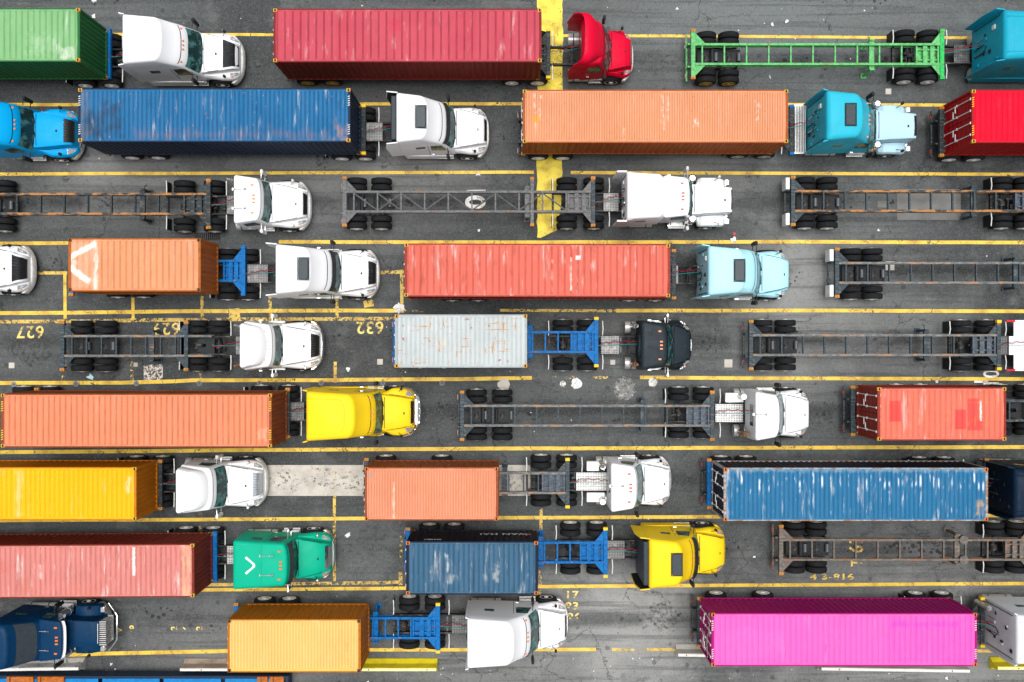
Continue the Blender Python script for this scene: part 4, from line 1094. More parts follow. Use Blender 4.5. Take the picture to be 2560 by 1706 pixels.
# litter
lit = MB(); rnd = random.Random(5)
for i in range(150):
    x = rnd.uniform(-26, 26); y = rnd.choice([rnd.uniform(-17, 17), rnd.uniform(14.5, 17.5), rnd.uniform(-17, -15.8)]); r = rnd.uniform(.012, .045)
    a0 = rnd.uniform(0, 6); n = rnd.randint(3, 6)
    lit.add([(x+r*rnd.uniform(.6, 1.3)*math.cos(a0+k*6.28/n), y+r*rnd.uniform(.6, 1.3)*math.sin(a0+k*6.28/n), rnd.uniform(.016, .03)) for k in range(n)], [list(range(n))])
tag(lit.build('litter', plain('litter_white', (.75, .75, .74), .6)), 'tiny pale scraps and chips scattered over the asphalt', 'litter', kind='stuff')
def scrap(px_, py_, w_, h_, a, mat, label, name='paper_scrap', cat='scrap'):
    b = MB()
    def fn(u, v): return ((u-.5)*w_*(1+.25*math.sin(5*v+px_)), (v-.5)*h_*(1+.3*math.sin(4*u+py_)), .03+.035*math.sin(u*5+px_)*math.cos(v*4)+.02)
    b.grid(fn, 5, 4, 0, False).grid(lambda u, v: (lambda p: (p[0], p[1], p[2]-.006))(fn(1-u, v)), 5, 4, 0, False)
    o = b.build(name, mat); o.location = (X(px_), Y(py_), 0); o.rotation_euler.z = a
    return tag(o, label, cat)
PW = plain('scrap_paper', (.75, .77, .8), .6, 0, 0, .1); PB = plain('scrap_blue', (.5, .68, .75), .5, 0, 0, .2)
for i, (x, y, a_, b_, r, m, l) in enumerate(((228, 943, .3, .2, -.6, PB, 'pale blue crumpled scrap below the double bolster trailer'), (235, 42, .17, .17, .3, PW, 'white scrap behind the green container front'), (237, 3, .2, .14, .3, PW, 'white scrap at the top edge above the green container'), (870, 1338, .26, .14, .6, PW, 'white scrap between green tractor and dull blue container'), (1966, 55, .18, .12, .7, PW, 'white scrap above the green trailer, larger one'), (1930, 62, .12, .14, .1, PW, 'white scrap above the green trailer, upright one'), (1833, 600, .24, .24, .4, PW, 'crumpled white scrap on the lane line behind the light blue cab'), (1836, 585, .14, .12, .1, plain('scrap_red', (.7, .12, .08), .6), 'small red scrap beside a crumpled white one'), (871, 924, .16, .18, .2, PW, 'white scrap left of the grey white container base'), (1885, 1392, .12, .1, 0, PW, 'white scrap in front of the yellow sleeper'), (2341, 955, .14, .1, .2, PW, 'white scrap above the red container with repaired roof'), (1714, 118, .2, .13, 1.1, PW, 'white scrap at the tail of the green trailer'), (1924, 193, .06, .16, .2, PW, 'thin white scrap below the green trailer'), (1692, 23, .14, .1, .5, PW, 'white scrap in the open area right of the red tractor'), (919, 1707, .2, .14, .3, PW, 'white scrap at the bottom edge below the yellow barrier'), (2365, 1695, .14, .12, .1, PW, 'white scrap below the magenta container'), (279, 1660, .12, .12, .1, PW, 'white scrap beside the brown stain by the dark blue tractor'), (1197, 577, .12, .1, .1, PW, 'small scrap below the truss trailer'), (1195, 437, .2, .1, .2, PW, 'torn white scrap on the lane line above the truss trailer'), (2195, 576, .12, .12, .5, PW, 'bright scrap below the rusty empty trailer'), (967, 818, .05, .05, 0, PW, 'tiny scrap left of the grey white container top'))):
    scrap(x, y, a_, b_, r, m, l)

# ---------------- jersey barriers ----------------
def barrier(x0, x1, yc, mat, label, rz=0.0, h=.81, topm=None, chamfer=0):
    L = X(x1)-X(x0); t = thing('concrete_barrier', label, 'concrete barrier', (X(x0), yc, 0), 'traffic barriers along the lower lane', rz)
    pf = [(-.30, 0), (-.30, .08), (-.14, .33), (-.085, h-.03), (-.06, h), (.06, h), (.085, h-.03), (.14, .33), (.30, .08), (.30, 0)]
    n = 14; rings = []
    for i in range(n+1):
        x = L*i/n; rings.append([(x+(chamfer*(1-z/h) if i == 0 else 0)*1.0, y+random.uniform(-.004, .004), z) for y, z in pf])
    MB().loft(rings, 0, False).build('barrier_body', mat, t)
    MB().box(.02, L-.02, -.058, .058, h, h+.006).build('barrier_top', topm or mat, t)
    for q in (.12, .88): MB().cyl((L*q, 0, h), (L*q, 0, h+.03), .03, n=8).build('lifting_eye', M['hole'], t)
BC = concrete_mat('barrier_concrete', (.55, .53, .49), .5, False); BB = concrete_mat('barrier_brown', (.42, .33, .26), .4, True)
BT = plain('barrier_top_pale', (.78, .75, .7), .7, 0, 0, .2); BY = plain('barrier_yellow_paint', (.8, .66, .02), .5, 0, 0, .2, 3); BYT = plain('barrier_yellow_top', (.9, .85, .45), .6, 0, 0, .2, 3)
DIRT = concrete_mat('barrier_stained', (.6, .6, .58), .95)
barrier(464, 905, -16.17, BB, 'brown stained concrete barrier left of the short yellow container', topm=BT, chamfer=-.0)
barrier(905, 1094, -16.17, BY, 'bright yellow painted concrete barrier below the blue trailer frame', topm=BYT)
barrier(-260, 215, -16.25, DIRT, 'pale stained concrete barrier below the dark blue tractor', R(.8), topm=BT)
barrier(1688, 1860, -15.45, BC, 'grey concrete barrier poking out at the rear of the magenta container', R(-1), topm=BT)
barrier(2040, 2405, -16.13, BC, 'pale concrete barrier mostly hidden under the magenta container', R(-.9), topm=BT)
barrier(2473, 2900, -16.1, BY, 'yellow painted concrete barrier below the white rear panel of the last tractor', topm=BYT)
# low blue flat racks beyond the barriers
FB = plain('flat_rack_blue', (.004, .2, .52), .45, 0, 0, .3); FD = plain('flat_rack_navy', (.008, .03, .07), .5); FO = steel('orange_strap_steel', (.5, .13, .01), .35)
fr = thing('flat_rack', 'low blue steel flat rack with orange ends along the bottom edge', 'flat rack', (X(-60, 1), -17.84, 0))
Lf = X(722, 1)-X(-60, 1)
MB().box(0, Lf, 1.33, 1.45, .38, 1.08).box(0, Lf, -1.2, -1.07, .38, 1.08).box(0, .15, -1.07, 1.33, .38, 1.08).box(Lf-.15, Lf, -1.07, 1.33, .38, 1.08).build('frame', FD, fr)
for k in range(5):
    a = .2+k*(Lf-.3)/5; MB().box(a, a+(Lf-.3)/5-.2, -1.02, 1.32, 1.0, 1.06, 0, .01).build('deck_panel', FB, fr)
for a, c_ in ((1.6, 2.9), (3.1, 4.4), (Lf-1.5, Lf-1.0), (Lf-.9, Lf-.2)): MB().box(a, c_, 1.16, 1.46, 1.08, 1.2, 0, .02).box(a+.1, a+.2, 1.2, 1.5, 1.2, 1.3).build('stacking_post', FO, fr)
for a in (.3, Lf/2, Lf-.5): MB().box(a, a+.2, -.9, .8, .0, .38, 0, .02).build('foot', FD, fr)
# ================= containers =================
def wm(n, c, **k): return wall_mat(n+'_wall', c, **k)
GOLD = steel('gold_corner', (.62, .33, .04), .3); DARKC = steel('dark_corner', (.2, .09, .03), .5); ORC = steel('orange_corner', (.6, .17, .03), .4)
PY = .25
container('green 40 foot container with pale roof, cut off at the top left', -472, 199, 87.4, wm('green', (.028, .19, .055), streak=.4),
          roof_mat('green_roof', (.22, .50, .20), .27, .4, .3, .12, .5, .6, seed=1, feats=(('box', 11.3, 12.0, -1.1, -.5, (.75, .75, .68), .6, .3, 4), ('box', 9.8, 11.4, -.9, .1, (.6, .72, .55), .3, .9, 5))), h=2.9, ztop=4.2, pitch=.27, casting=GOLD)
container('long raspberry red container in the top lane, in front of the red tractor', 683, 1354, 88.6, wm('maroon', (.27, .022, .02), streak=.5),
          roof_mat('red_roof', (.61, .062, .1), .355, .3, .25, .1, .45, .75, seed=2, feats=(('box', 5.2, 5.9, .1, .8, (.5, .02, .06), .5, .4, 3),)), h=2.9, ztop=4.2, pitch=.355, casting=GOLD)
container('long weathered blue container with a black scorched rear end of its roof', 195.5, 875.6, 288, wm('navy', (.012, .035, .085), streak=.4),
          roof_mat('blue_roof', (.008, .16, .38), .20, .4, .45, .42, .9, .8, seed=3, feats=(('box', 2.5, 11.5, -1.2, -.6, (.3, .14, .09), .35, .7, 1.5), ('box', -.1, 1.3, -1.2, .3, (.03, .03, .04), .9, .8, 1.6), ('box', 1.1, 2.0, -.9, .7, (.035, .04, .055), .8, .9, 2.4), ('box', -.1, .6, -1.2, 1.2, (.2, .18, .18), .6, .6, 2), ('box', 11.5, 12.3, -1.2, -.3, (.5, .25, .14), .6, .8, 4))), h=2.9, ztop=4.3, pitch=.20, casting=GOLD, ticks='w')
container('long pale orange container with a smooth scraped roof in the second lane', 1307, 1970.5, 291, wm('orange_second', (.50, .115, .022), streak=.5),
          roof_mat('orange_roof', (.83, .33, .15), .115, .12, .2, .12, .5, .45, seed=4, feats=(('box', .5, .62, -.5, 1.1, (.8, .76, .7), .8, .3, 5), ('box', .75, .85, -.2, 1.0, (.8, .76, .7), .7, .3, 5), ('box', .45, .75, -.3, .05, (.85, .3, .03), .8, .1, 5), ('box', 6.35, 6.5, -.6, 1.0, (.8, .76, .7), .75, .3, 5), ('box', 6.6, 6.72, -.3, .9, (.8, .76, .7), .7, .3, 5), ('box', 4.55, 4.7, -1.1, -.5, (.7, .5, .35), .7, .3, 6), ('box', 10.7, 10.85, -.2, .7, (.85, .75, .7), .7, .35, 5), ('box', 7.8, 8.05, -.5, -.1, (.85, .85, .85), .7, .35, 7))), pitch=.115, casting=GOLD)
container('bright red container with closed rear doors, cut off at the right edge', 2430, 3097, 291, wm('bright_red', (.52, .008, .012), streak=.3),
          roof_mat('scarlet_roof', (.86, .003, .03), .3, .03, .05, .03, .05, .12, .05, seed=5, sun=(.9, .004, .04)), casting=GOLD, ticks='y', h=2.9)
container('short orange container with white sprayed marks on the left of its roof', 170, 501.5, 662.6, wm('rust_orange', (.55, .15, .02), streak=.6),
          roof_mat('orange_roof_marked', (.84, .32, .135), .28, .15, .25, .12, .55, .6, seed=6, feats=(('box', .05, 1.3, -1.1, 1.1, (.85, .42, .3), .6, .3, 1), ('box', 1.14, 1.38, -1.15, 1.2, (.88, .84, .8), .85, .22, 2.2), ('line', .1, .35, 1.2, .95, .14, (.88, .80, .76), .7), ('line', .05, -.1, .95, -.75, .14, (.88, .80, .76), .7), ('box', .0, .45, -.2, .3, (.88, .84, .8), .6, .4, 2))), pitch=.28, casting=DARKC)
container('long salmon container with rust streaks in the middle of the yard', 1010.8, 1675.3, 675.4, wm('salmon', (.42, .05, .03), streak=.5),
          roof_mat('salmon_roof', (.78, .14, .09), .30, .45, .5, .12, .4, .55, seed=7, feats=(('box', 7.62, 7.66, -.9, .6, (.85, .82, .78), .8, .1, 4), ('box', 7.9, 7.94, -1, .7, (.88, .8, .75), .75, .15, 5), ('box', 7.86, 8.08, .5, .68, (.9, .88, .86), .8, .05, 4), ('box', 6.75, 6.83, -1, .5, (.82, .5, .4), .6, .2, 4), ('box', 8.3, 8.8, .8, 1.2, (.3, .1, .07), .5, .2, 5))), pitch=.30, casting=GOLD, rz=R(-.15))
container('short grey white container with rusty scratches all over its roof', 987, 1317.8, 853.2, wm('pale_grey', (.5, .55, .56), streak=.3),
          roof_mat('grey_roof', (.56, .61, .61), .21, .3, .2, .9, .4, .35, seed=8, feats=(('scratch', (.5, .22, .05), .9), ('box', .0, .35, -1.2, -.9, (.5, .28, .1), .7, .3, 5), ('box', 2.2, 2.35, -.2, .1, (.7, .55, .3), .4, .1, 4))), pitch=.21, casting=GOLD)
container('long coral orange container at the left edge, coupled to the yellow tractor', 2, 679, 1052, wm('burnt_orange', (.36, .085, .022), streak=.6),
          roof_mat('coral_roof', (.86, .25, .11), .255, .08, .15, .08, .4, .75, .1, seed=9, feats=(('box', 11.6, 12.1, -.9, -.3, (.88, .45, .32), .6, .3, 3),)), h=2.9, ztop=4.3, pitch=.255, casting=GOLD, ticks='y')
container('short coral red container with darker repaired squares on its roof', 2194, 2515.8, 1035.5, wm('brick_red', (.36, .04, .025), streak=.5),
          roof_mat('patched_roof', (.84, .17, .10), .25, .35, .25, .12, .4, .4, seed=10, feats=(('box', .55, 1.07, -.35, .6, (.72, .055, .055), .85, .03, 3), ('box', 3.55, 4.05, -.7, .2, (.72, .055, .055), .85, .04, 3), ('box', 4.15, 4.6, -.75, .7, (.72, .055, .055), .8, .05, 3), ('box', 4.6, 4.85, -.75, -.3, (.72, .055, .055), .7, .05, 3), ('box', .1, .16, -1, 1, (.9, .8, .75), .7, .15, 5), ('box', 4.7, 4.76, -.3, .6, (.9, .8, .75), .8, .1, 5), ('scratch', (.75, .3, .03), .25))), casting=GOLD)
container('long amber yellow container cut off at the left edge', -326, 340.6, 1235, wm('amber', (.75, .24, .004), streak=.35),
          roof_mat('amber_roof', (1.0, .50, .008), .22, .1, .06, .05, .1, .3, .12, seed=11, sun=(1.0, .55, .02), feats=(('box', 6.6, 7.0, -1.1, 1.1, (.92, .62, .32), .5, .35, 1.3), ('box', 11.75, 12.0, .0, .8, (.92, .7, .5), .6, .3, 2))), pitch=.22, casting=GOLD)
container('short peach orange container on the pale concrete strip', 911.4, 1245.8, 1235.3, wm('peach', (.40, .095, .03), streak=.7),
          roof_mat('peach_roof', (.83, .30, .15), .125, .1, .12, .1, .3, .3, seed=12, feats=(('box', 1.3, 1.37, -1.1, .5, (.75, .62, .5), .7, .12, 4), ('box', .78, .9, -.4, .3, (.6, .2, .06), .6, .2, 4), ('box', .15, .4, .75, .95, (.3, .3, .28), .5, .12, 6))), pitch=.125, casting=ORC)
container('long sky blue container with white scuffs along the roof ridges', 1809.6, 2470.5, 1236.6, wm('ink', (.012, .016, .045), streak=.4),
          roof_mat('sky_roof', (.012, .175, .37), .205, .5, .3, .08, .2, .55, seed=13, feats=(('dash', .15, .85, (.7, .78, .85), .7, .5), ('dash', -1.1, .6, (.75, .8, .85), .4, .6), ('box', 11.5, 12.0, -1.0, -.2, (.75, .42, .1), .75, .5, 3), ('box', -.1, .25, -1.2, 1.2, (.6, .6, .62), .6, .25, 3), ('box', -.1, 12.3, .98, 1.3, (.3, .42, .5), .5, .2, 4))), pitch=.205, casting=ORC, frame=steel('rusty_pale_frame', (.35, .38, .4), .6))
container('long faded pink container with rust stains, coupled to the green tractor', -181.6, 485.4, 1431, wm('rust_red', (.26, .035, .02), streak=.6),
          roof_mat('pink_roof', (.74, .235, .20), .23, .7, .5, .3, .45, .6, seed=14, feats=(('box', 11.6, 12.1, -1.2, 1.2, (.72, .42, .24), .8, .2, 3), ('box', 3.2, 3.9, -.2, .5, (.5, .13, .1), .6, .5, 2), ('box', 4.2, 4.9, -1, -.1, (.5, .15, .1), .55, .5, 2.2), ('box', 6, 8, -1.2, -.7, (.55, .16, .11), .5, .4, 2.5), ('box', 5.1, 5.25, -.4, .3, (.9, .85, .8), .7, .2, 4), ('box', 9.4, 9.5, -.2, 1.05, (.95, .9, .85), .8, .08, 5))), pitch=.23, casting=GOLD, rz=R(.35), ticks=False)
c15, L15, h15 = container('short dull blue container with grey scraped patches and white lettering on its side', 1015, 1345, 1420.7, wm('dark_navy', (.008, .012, .03), streak=.3),
          roof_mat('dull_blue_roof', (.04, .135, .24), .23, .5, .55, .2, .25, .7, seed=15, feats=(('box', 1.82, 1.98, -.25, .62, (.62, .65, .63), .9, .25, 2.4), ('box', 1.8, 2.35, -.85, -.2, (.5, .52, .5), .6, .5, 3), ('box', 1.85, 1.97, -.6, -.3, (.1, .13, .12), .8, .15, 4), ('box', 4.0, 4.3, -.7, .2, (.6, .58, .5), .6, .4, 4), ('box', 3.5, 3.8, -.6, -.3, (.6, .6, .58), .4, .5, 4), ('box', 1.1, 1.3, -.6, .1, (.55, .58, .57), .4, .5, 4))), pitch=.23, casting=ORC)
container('short yellow container at the bottom, coupled to the white sleeper tractor', 568.3, 902, 1615.3, wm('ochre', (.62, .19, .006), streak=.5),
          roof_mat('yellow_roof', (.90, .55, .14), .14, .12, .06, .06, .15, .25, seed=16, feats=(('box', -.1, .25, -1.2, 1.2, (.9, .45, .15), .5, .25, 3), ('box', 5.4, 5.55, -.3, .1, (.5, .25, .08), .5, .2, 4), ('box', -.1, 6.2, -1.3, -1.0, (.92, .5, .06), .6, .2, 3))), pitch=.14, casting=DARKC)
c17, L17, h17 = container('long magenta container with white lettering on its doors', 1778.6, 2443, 1600, wm('magenta', (.50, .0, .20), streak=.12, rust=-.5),
          roof_mat('magenta_roof', (.93, .14, .53), .25, .08, .15, -.4, .0, .12, .12, seed=17, sun=(.93, .18, .6), feats=(('box', 8.2, 11.4, .55, .85, (.85, .03, .5), .55, .25, 3), ('box', 5.2, 5.3, -.6, -.2, (.8, .03, .45), .5, .1, 4), ('box', 8.0, 12.2, -1.2, 1.2, (.88, .05, .42), .35, .5, 1), ('box', .5, 3.5, -1.0, .6, (.92, .25, .62), .15, .6, 1.2))), pitch=.25, casting=ORC, ticks='w')
def side_text(t, s_, x, z, y, size, mat, north=True, name='lettering', sx=1.0):
    q = text(s_, 0, 0, size, 0, mat, None, name, sx); q.parent = t; q.location = (x, y, z)
    q.rotation_euler = (R(90), 0, math.pi if north else 0)
TW = plain('letter_white', (.8, .8, .8), .5); TP = plain('letter_pink', (.75, .3, .35), .5); TD = plain('letter_dark', (.06, .01, .01), .6)
side_text(c15, 'WAN HAI', 4.5, 1.0, 1.232, .5, TW); side_text(c15, '*', 5.55, .9, 1.232, 1.0, TP)
side_text(c15, 'WHSU', 1.2, 2.2, 1.232, .26, TW)
q = text('ONE', 0, 0, .5, 0, TW, None, 'lettering'); q.parent = c17; q.location = (-.0, .55, 2.1); q.rotation_euler = (R(90), 0, R(-90))
for zz, ss in ((1.72, 'ONEU 045213'), (1.45, '45G1'), (1.1, 'MAX 30480'), (.85, 'TARE 3900'), (.6, 'NET 26580')):
    q = text(ss, 0, 0, .17, 0, TW, None, 'lettering'); q.parent = c17; q.location = (.0, -.55, zz); q.rotation_euler = (R(90), 0, R(-90))

# ================= trailers =================
W_ = lambda px, z=1.27: X(px, z)
K = dict
YT = M['yellow']
chassis('blue trailer under the green container at the top left', X(276, 1.27)-12.4, X(276, 1.27), 14.0, M['blk_chassis'], [-31.5, -30.2], fbmat=M['blu_chassis'], tip=M['blu_chassis'])
chassis('black trailer under the raspberry red container', X(683, 4.2)-.1, W_(1376), 14.0, M['blk_chassis'], [X(769, .5), X(831.5, .5)], land=-1.5, tip=YT, rim='y')
chassis('black trailer under the blue container with the scorched roof', X(195.5, 4.3)-.1, W_(914), 10.3, M['blk_chassis'], [X(331, .5), X(396.6, .5)], land=X(790, .5), tip=YT)
chassis('trailer under the pale orange container in the second lane', X(1307, 3.9)-.05, W_(1985), 10.28, M['blk_chassis'], [X(1345, .5), X(1407, .5)], land=X(1700), tip=M['blu_chassis'])
chassis('dark trailer with tail lamps under the bright red container', X(2430, 3.9)-.25, X(2430, 3.9)+12.3, 10.2, M['blk_chassis'], [X(2371.8, .5), X(2433, .5)])
chassis('empty light green trailer frame in the top lane', W_(1728), W_(2361), 13.97, M['grn_chassis'], [X(1764, .5), X(1821, .5)], land=X(2177, 1), fbmat=M['grn_bright'], tip=M['grn_bright'], rim='y')
chassis('empty dark trailer frame at the left edge, behind the white cab with two horns', W_(526)-12.3, W_(526), 6.68, M['blk_chassis'], [W_(-55), X(13, .5)], land=X(358, 1), step=1.15, rmat=M['rust_rail'])
chassis('empty grey trailer frame with zigzag truss bracing', W_(856), W_(1488), 6.79, M['gry_chassis'], [X(892, .5), X(954, .5)], land=X(1318, 1), truss=True, mids=(W_(1326)-W_(856),), step=1.15, fbmat=M['slate_chassis'])
chassis('empty dark trailer with orange rusty rails over the grey concrete pad', W_(1978), W_(1978)+12.3, 6.82, M['slate_chassis'], [X(2010.7, .5), X(2067, .5)], land=X(2431, 1), pale_tail=True, step=1.05, rmat=M['rust_rail'])
chassis('empty dark trailer with pale tail panels, behind the pale blue tractor', W_(2088), W_(2088)+12.3, 3.32, M['slate_chassis'], [X(2126, .5), X(2179, .5)], land=X(2537, 1), pale_tail=True, step=1.06, rmat=M['pale_rail'])
chassis('short empty trailer with bolsters at both ends, on the bay numbers', W_(150), W_(470), -.24, M['slate_chassis'], [X(206, .5), X(267, .5)], land=X(381, 1), step=.72, nose=1.15, plate_l=.4, rmat=M['pale_rail'])
chassis('empty dark trailer with rusty corner pads, behind the white deck with red tape', W_(1873), W_(2503), -.2, M['slate_chassis'], [X(1904.7, .5), X(1963, .5)], land=X(2314, 1), tip=YT, step=1.05, rmat=M['pale_rail'])
chassis('empty dark trailer beside the pothole, behind the white cab with copper exhaust', W_(1150), W_(1786), -3.64, M['slate_chassis'], [X(1191.7, .5), X(1255.7, .5)], land=X(1606.6, 1), step=1.06, rmat=M['pale_rail'])
chassis('trailer with blue cross beam under the short orange container', W_(172), W_(613), 3.42, M['blu_chassis'], [X(295, .5), X(360, .5)], land=X(430), tip=M['blu_chassis'], plate_l=1.1, step=.9)
chassis('trailer under the long salmon container', X(1010, 3.9)-.05, W_(1690), 3.25, M['blk_chassis'], [X(1131, .5), X(1195, .5)], land=X(1480))
chassis('blue trailer with its front third bare, under the grey white container', W_(985), W_(1496), -.05, M['blu_chassis'], [X(1050, .5), X(1110, .5)], land=X(1325, 1), tip=YT, step=.62)
chassis('dark trailer under the coral orange container at the left', X(2, 4.3)-.05, W_(724), -3.5, M['blk_chassis'], [X(60, .5), X(125, .5)], land=X(560))
chassis('dark trailer with rear lamps under the coral container with repaired squares', X(2194, 3.9)-.25, X(2194, 3.9)+11.5, -3.4, M['slate_chassis'], [X(2240, .5), X(2300, .5)], land=X(2700), step=.8)
chassis('dark trailer under the long amber container', X(341, 3.9)-12.3, W_(405), -7.0, M['blk_chassis'], [X(-250), X(-185)], land=X(250))
chassis('dark trailer with yellow tips in front of the peach container', W_(911), W_(1424), -6.92, M['slate_chassis'], [X(965, .5), X(1104.7, .5)], land=X(1262, 1), tip=YT, step=.72, rmat=M['pale_rail'])
chassis('dark trailer under the sky blue container', X(1809.6, 3.9)-.2, W_(2472), -6.95, M['blk_chassis'], [X(1802, .5), X(1864.5, .5)], land=X(2150), bmat=M['blu_chassis'])
chassis('trailer with blue front beam under the faded pink container', X(485, 3.9)-12.3, W_(542), -10.5, M['blk_chassis'], [X(-110), X(-45)], land=X(380), fbmat=M['blu_chassis'], tip=M['blu_chassis'])
chassis('blue trailer in front of the dull blue container with yellow tips on its beam', W_(1015), W_(1519), -10.3, M['blu_chassis'], [X(1073.7, .5), X(1135.8, .5)], land=X(1352, 1), tip=YT, step=.62)
chassis('empty rusty brown trailer with round pivots, right edge of the eighth lane', W_(1948), W_(1948)+12.4, -10.17, M['brn_chassis'], [X(1985, .5), X(2040, .5)], land=X(2390, 1), joints=True, step=1.07)
chassis('blue trailer in front of the short yellow container at the bottom', W_(585), W_(1100), -13.98, M['blu_chassis'], [X(661.6, .5), X(723.7, .5)], land=X(940, 1), tip=YT, step=.62)
chassis('trailer under the magenta container', X(1778, 3.9)-.1, W_(2462), -13.7, M['blk_chassis'], [X(1790, .5), X(1907, .5)], land=X(2200), tip=YT)

# ================= tractors =================
P = paint
M['slate_trim'] = plain('slate_trim_panel', (.03, .04, .05), .45)
BLUE1 = P('azure_paint', (.0, .34, .72), .25, .5, .12); TEAL = P('teal_paint', (.012, .34, .48), .3, .4, .2); LTEAL = P('turquoise_paint', (.025, .42, .56), .3, .4, .2)
PALEB = P('pale_blue_paint', (.42, .74, .84), .3, .4, .12); RED = P('crimson_paint', (.62, .002, .03), .25, .5, .1); DRED = P('dark_red_inner', (.2, .006, .015), .4, .2, .2)
BLACK = P('black_blue_paint', (.018, .026, .034), .3, .5, .3); YEL = P('school_yellow_paint', (.88, .60, .015), .3, .4, .1); GRN = P('jade_paint', (.0, .38, .23), .3, .4, .2)
NAVY = P('navy_paint', (.001, .03, .085), .2, .6, .15); NAVY2 = P('midnight_paint', (.003, .014, .035), .4, .1, .2); CREAM = P('old_white_paint', (.72, .74, .76), .35, .3, .25)
GREY = P('charcoal_panel', (.05, .06, .07), .4, .2, .2); PALEH = P('pale_hood_paint', (.42, .62, .72), .25, .5, .1)
WG = dict(hood='aero')
tractor('white sleeper tractor with a stepped roof, in front of the green container', 13.87, 608.5, 510, 466, 303, [X(214, .5), X(280, .5)], M['white'], 'aero', 3.95, grille=.62, markers='amber', ext=.25, dome=None, skirt=True)
tractor('crimson red day cab with a hollow roof scoop and yellow marker lamps', 14.0, 1584.7, 1528, 1512, 1455, [X(1279.5, .5), X(1343.4, .5)], RED, 'box', 3.0, day=True, dome=(.95, .1, 'scoop'), ext=.6, grille=.12, gmat=M['chrome'], stack=(), deck=(-5.2, -4.55), steps='tread')
tractor('teal sleeper tractor seen from behind, cut off at the top right corner', 14.05, 2770, 2690, 2650, 2513, [X(2259, .5), X(2318, .5)], TEAL, 'aero', 4.0, lamp=True, ext=.45, skirt=True, steps='alu')
tractor('bright azure blue tractor with chrome bumper, cut off at the left edge', 10.15, 204.7, 92, 47.5, -60, [-32.5, -31.2], BLUE1, 'aero', 3.7, hood='boxy', grille=.35, bumper=M['chrome'], hmirror=True, mirror='dark', deck=(0, 0))
tractor('white sleeper tractor with a dark skylight in the second lane', 10.25, 1223.5, 1140.6, 1115, 990, [X(855.5, .5), X(914, .5)], M['white'], 'aero', 4.0, skylight=True, ext=.6, reartrim=True, grille=.12, skirt=True, markers=None, visor='dark', deck=(-6.1, -5.1))
a = tractor('turquoise long nose tractor with chrome air cleaners and a slatted rear deck', 10.35, 2274.6, 2191.6, 2175, 2069, [X(1844, .5), X(1910, .5)], LTEAL, 'aero', 4.0, hood='classic', hoodmat=PALEH, skylight=-3.95, ext=.2, seam=False, winb=True, bumper=M['chrome'], stack=(), lamp=True, rim='chrome', deck=(0, 0))
b = MB()
for k in range(7): b.box(-a[4]-.62+k*.08, -a[4]-.57+k*.08, -1.15, 1.15, 1.1, 1.16, 0, .01)
b.box(-a[4]-.66, -a[4]-.02, -1.2, -1.12, 1.04, 1.12).box(-a[4]-.66, -a[4]-.02, 1.12, 1.2, 1.04, 1.12); b.build('slatted_deck', M['alu'], a[0])
tractor('white day cab with two chrome horns on its flat roof, third lane', 6.66, 776.7, 680, 656, 583, [X(462, .5), X(537, .5)], M['white'], 'box', 2.95, day=True, horns=2, ext=False, stack=((.16, 1, 2.75, 'stack'),), mirror='wcap', grille=.12, lamp=False)
a = tractor('white long nose tractor with a boxy sleeper and red cab lamps, third lane', 6.8, 1824, 1733, 1715, 1568, [X(1416.5, .5), X(1484, .5)], M['white'], 'classic', 3.1, hood='classic', ext=False, bumper=M['chrome'], markers='red', mirror='wcap', visor='white', grille=.05)
sleeper(a[0], a[4], -a[3]-.98, 3.15, M['white'], slope=.05)
for s in (-1, 1): MB().box(-a[4]-.45, -a[4]+.02, s*1.12, s*1.2, 1.0, 2.9, 0, .01).build('side_extender', M['white'], a[0])
tractor('white hood and bumper poking in at the left edge, fourth lane', 3.52, 82, -14, -45, -190, [-32, -30.7], M['white'], 'aero', 3.9, grille=.45, ext=.3, deck=(0, 0))
tractor('white sleeper tractor with skylight, in front of the short orange container', 3.30, 948, 853, 830, 687, [X(570, .5), X(621, .5)], M['white'], 'aero', 4.0, skylight=True, ext=.6, grille=.3, skirt=True, markers=None, visor='dark', deck=(-6.3, -5.3))
tractor('pale blue sleeper tractor with a dark skylight, in front of the salmon container', 3.25, 1974, 1903, 1893, 1773, [X(1572, .5), X(1637.6, .5)], PALEB, 'aero', 3.7, skylight=True, ext=.4, grille=.08, markers=None, lamp=True, rearmat=LTEAL, deck=(-6.2, -5.4), steps='wcap', gmat=PALEB)
tractor('white day cab with an orange marker row and roof fairing, on bay 629', -.22, 807.7, 707, 685, 606.7, [X(494, .5), X(548, .5)], M['white'], 'box', 2.95, day=True, dome=(.6, .28, 'dome'), ext=False, grille=.32, bumper=M['chrome'], mirror='wcap', stack=((.3, 1, 2.6, 'stack'), (.3, -1, 2.6, 'copper')))
tractor('black day cab with a ribbed roof and chrome mirrors', -.2, 1731, 1684, 1670, 1604, [X(1407, .5), X(1467.7, .5)], BLACK, 'box', 3.0, day=True, ext=False, mirror='chrome', stack=((.18, -1, 2.7, 'copper'), (.18, 1, 2.7, 'stack')), grille=.1, deck=(-4.4, -3.5), bumper=M['chrome'])
a = tractor('white tractor with red and white tape, only its rear deck in view', -.22, 2850, 2760, 2730, 2640, [X(2399.5, .5), X(2464.6, .5)], M['white'], 'box', 3.0, day=True, ext=False, tapebars=False, deck=(-8.0, -4.5), framem=M['frame'])
xn = X(2850, 1.1); b0 = X(2511, 1.05)-xn
for s in (-1, 1):
    for k in range(8): MB().box(b0+k*.42, b0+k*.42+.42, s*1.16, s*1.24, .95, 1.1).build('frame_tape', M['tape'] if k % 2 == 0 else M['white'], a[0])
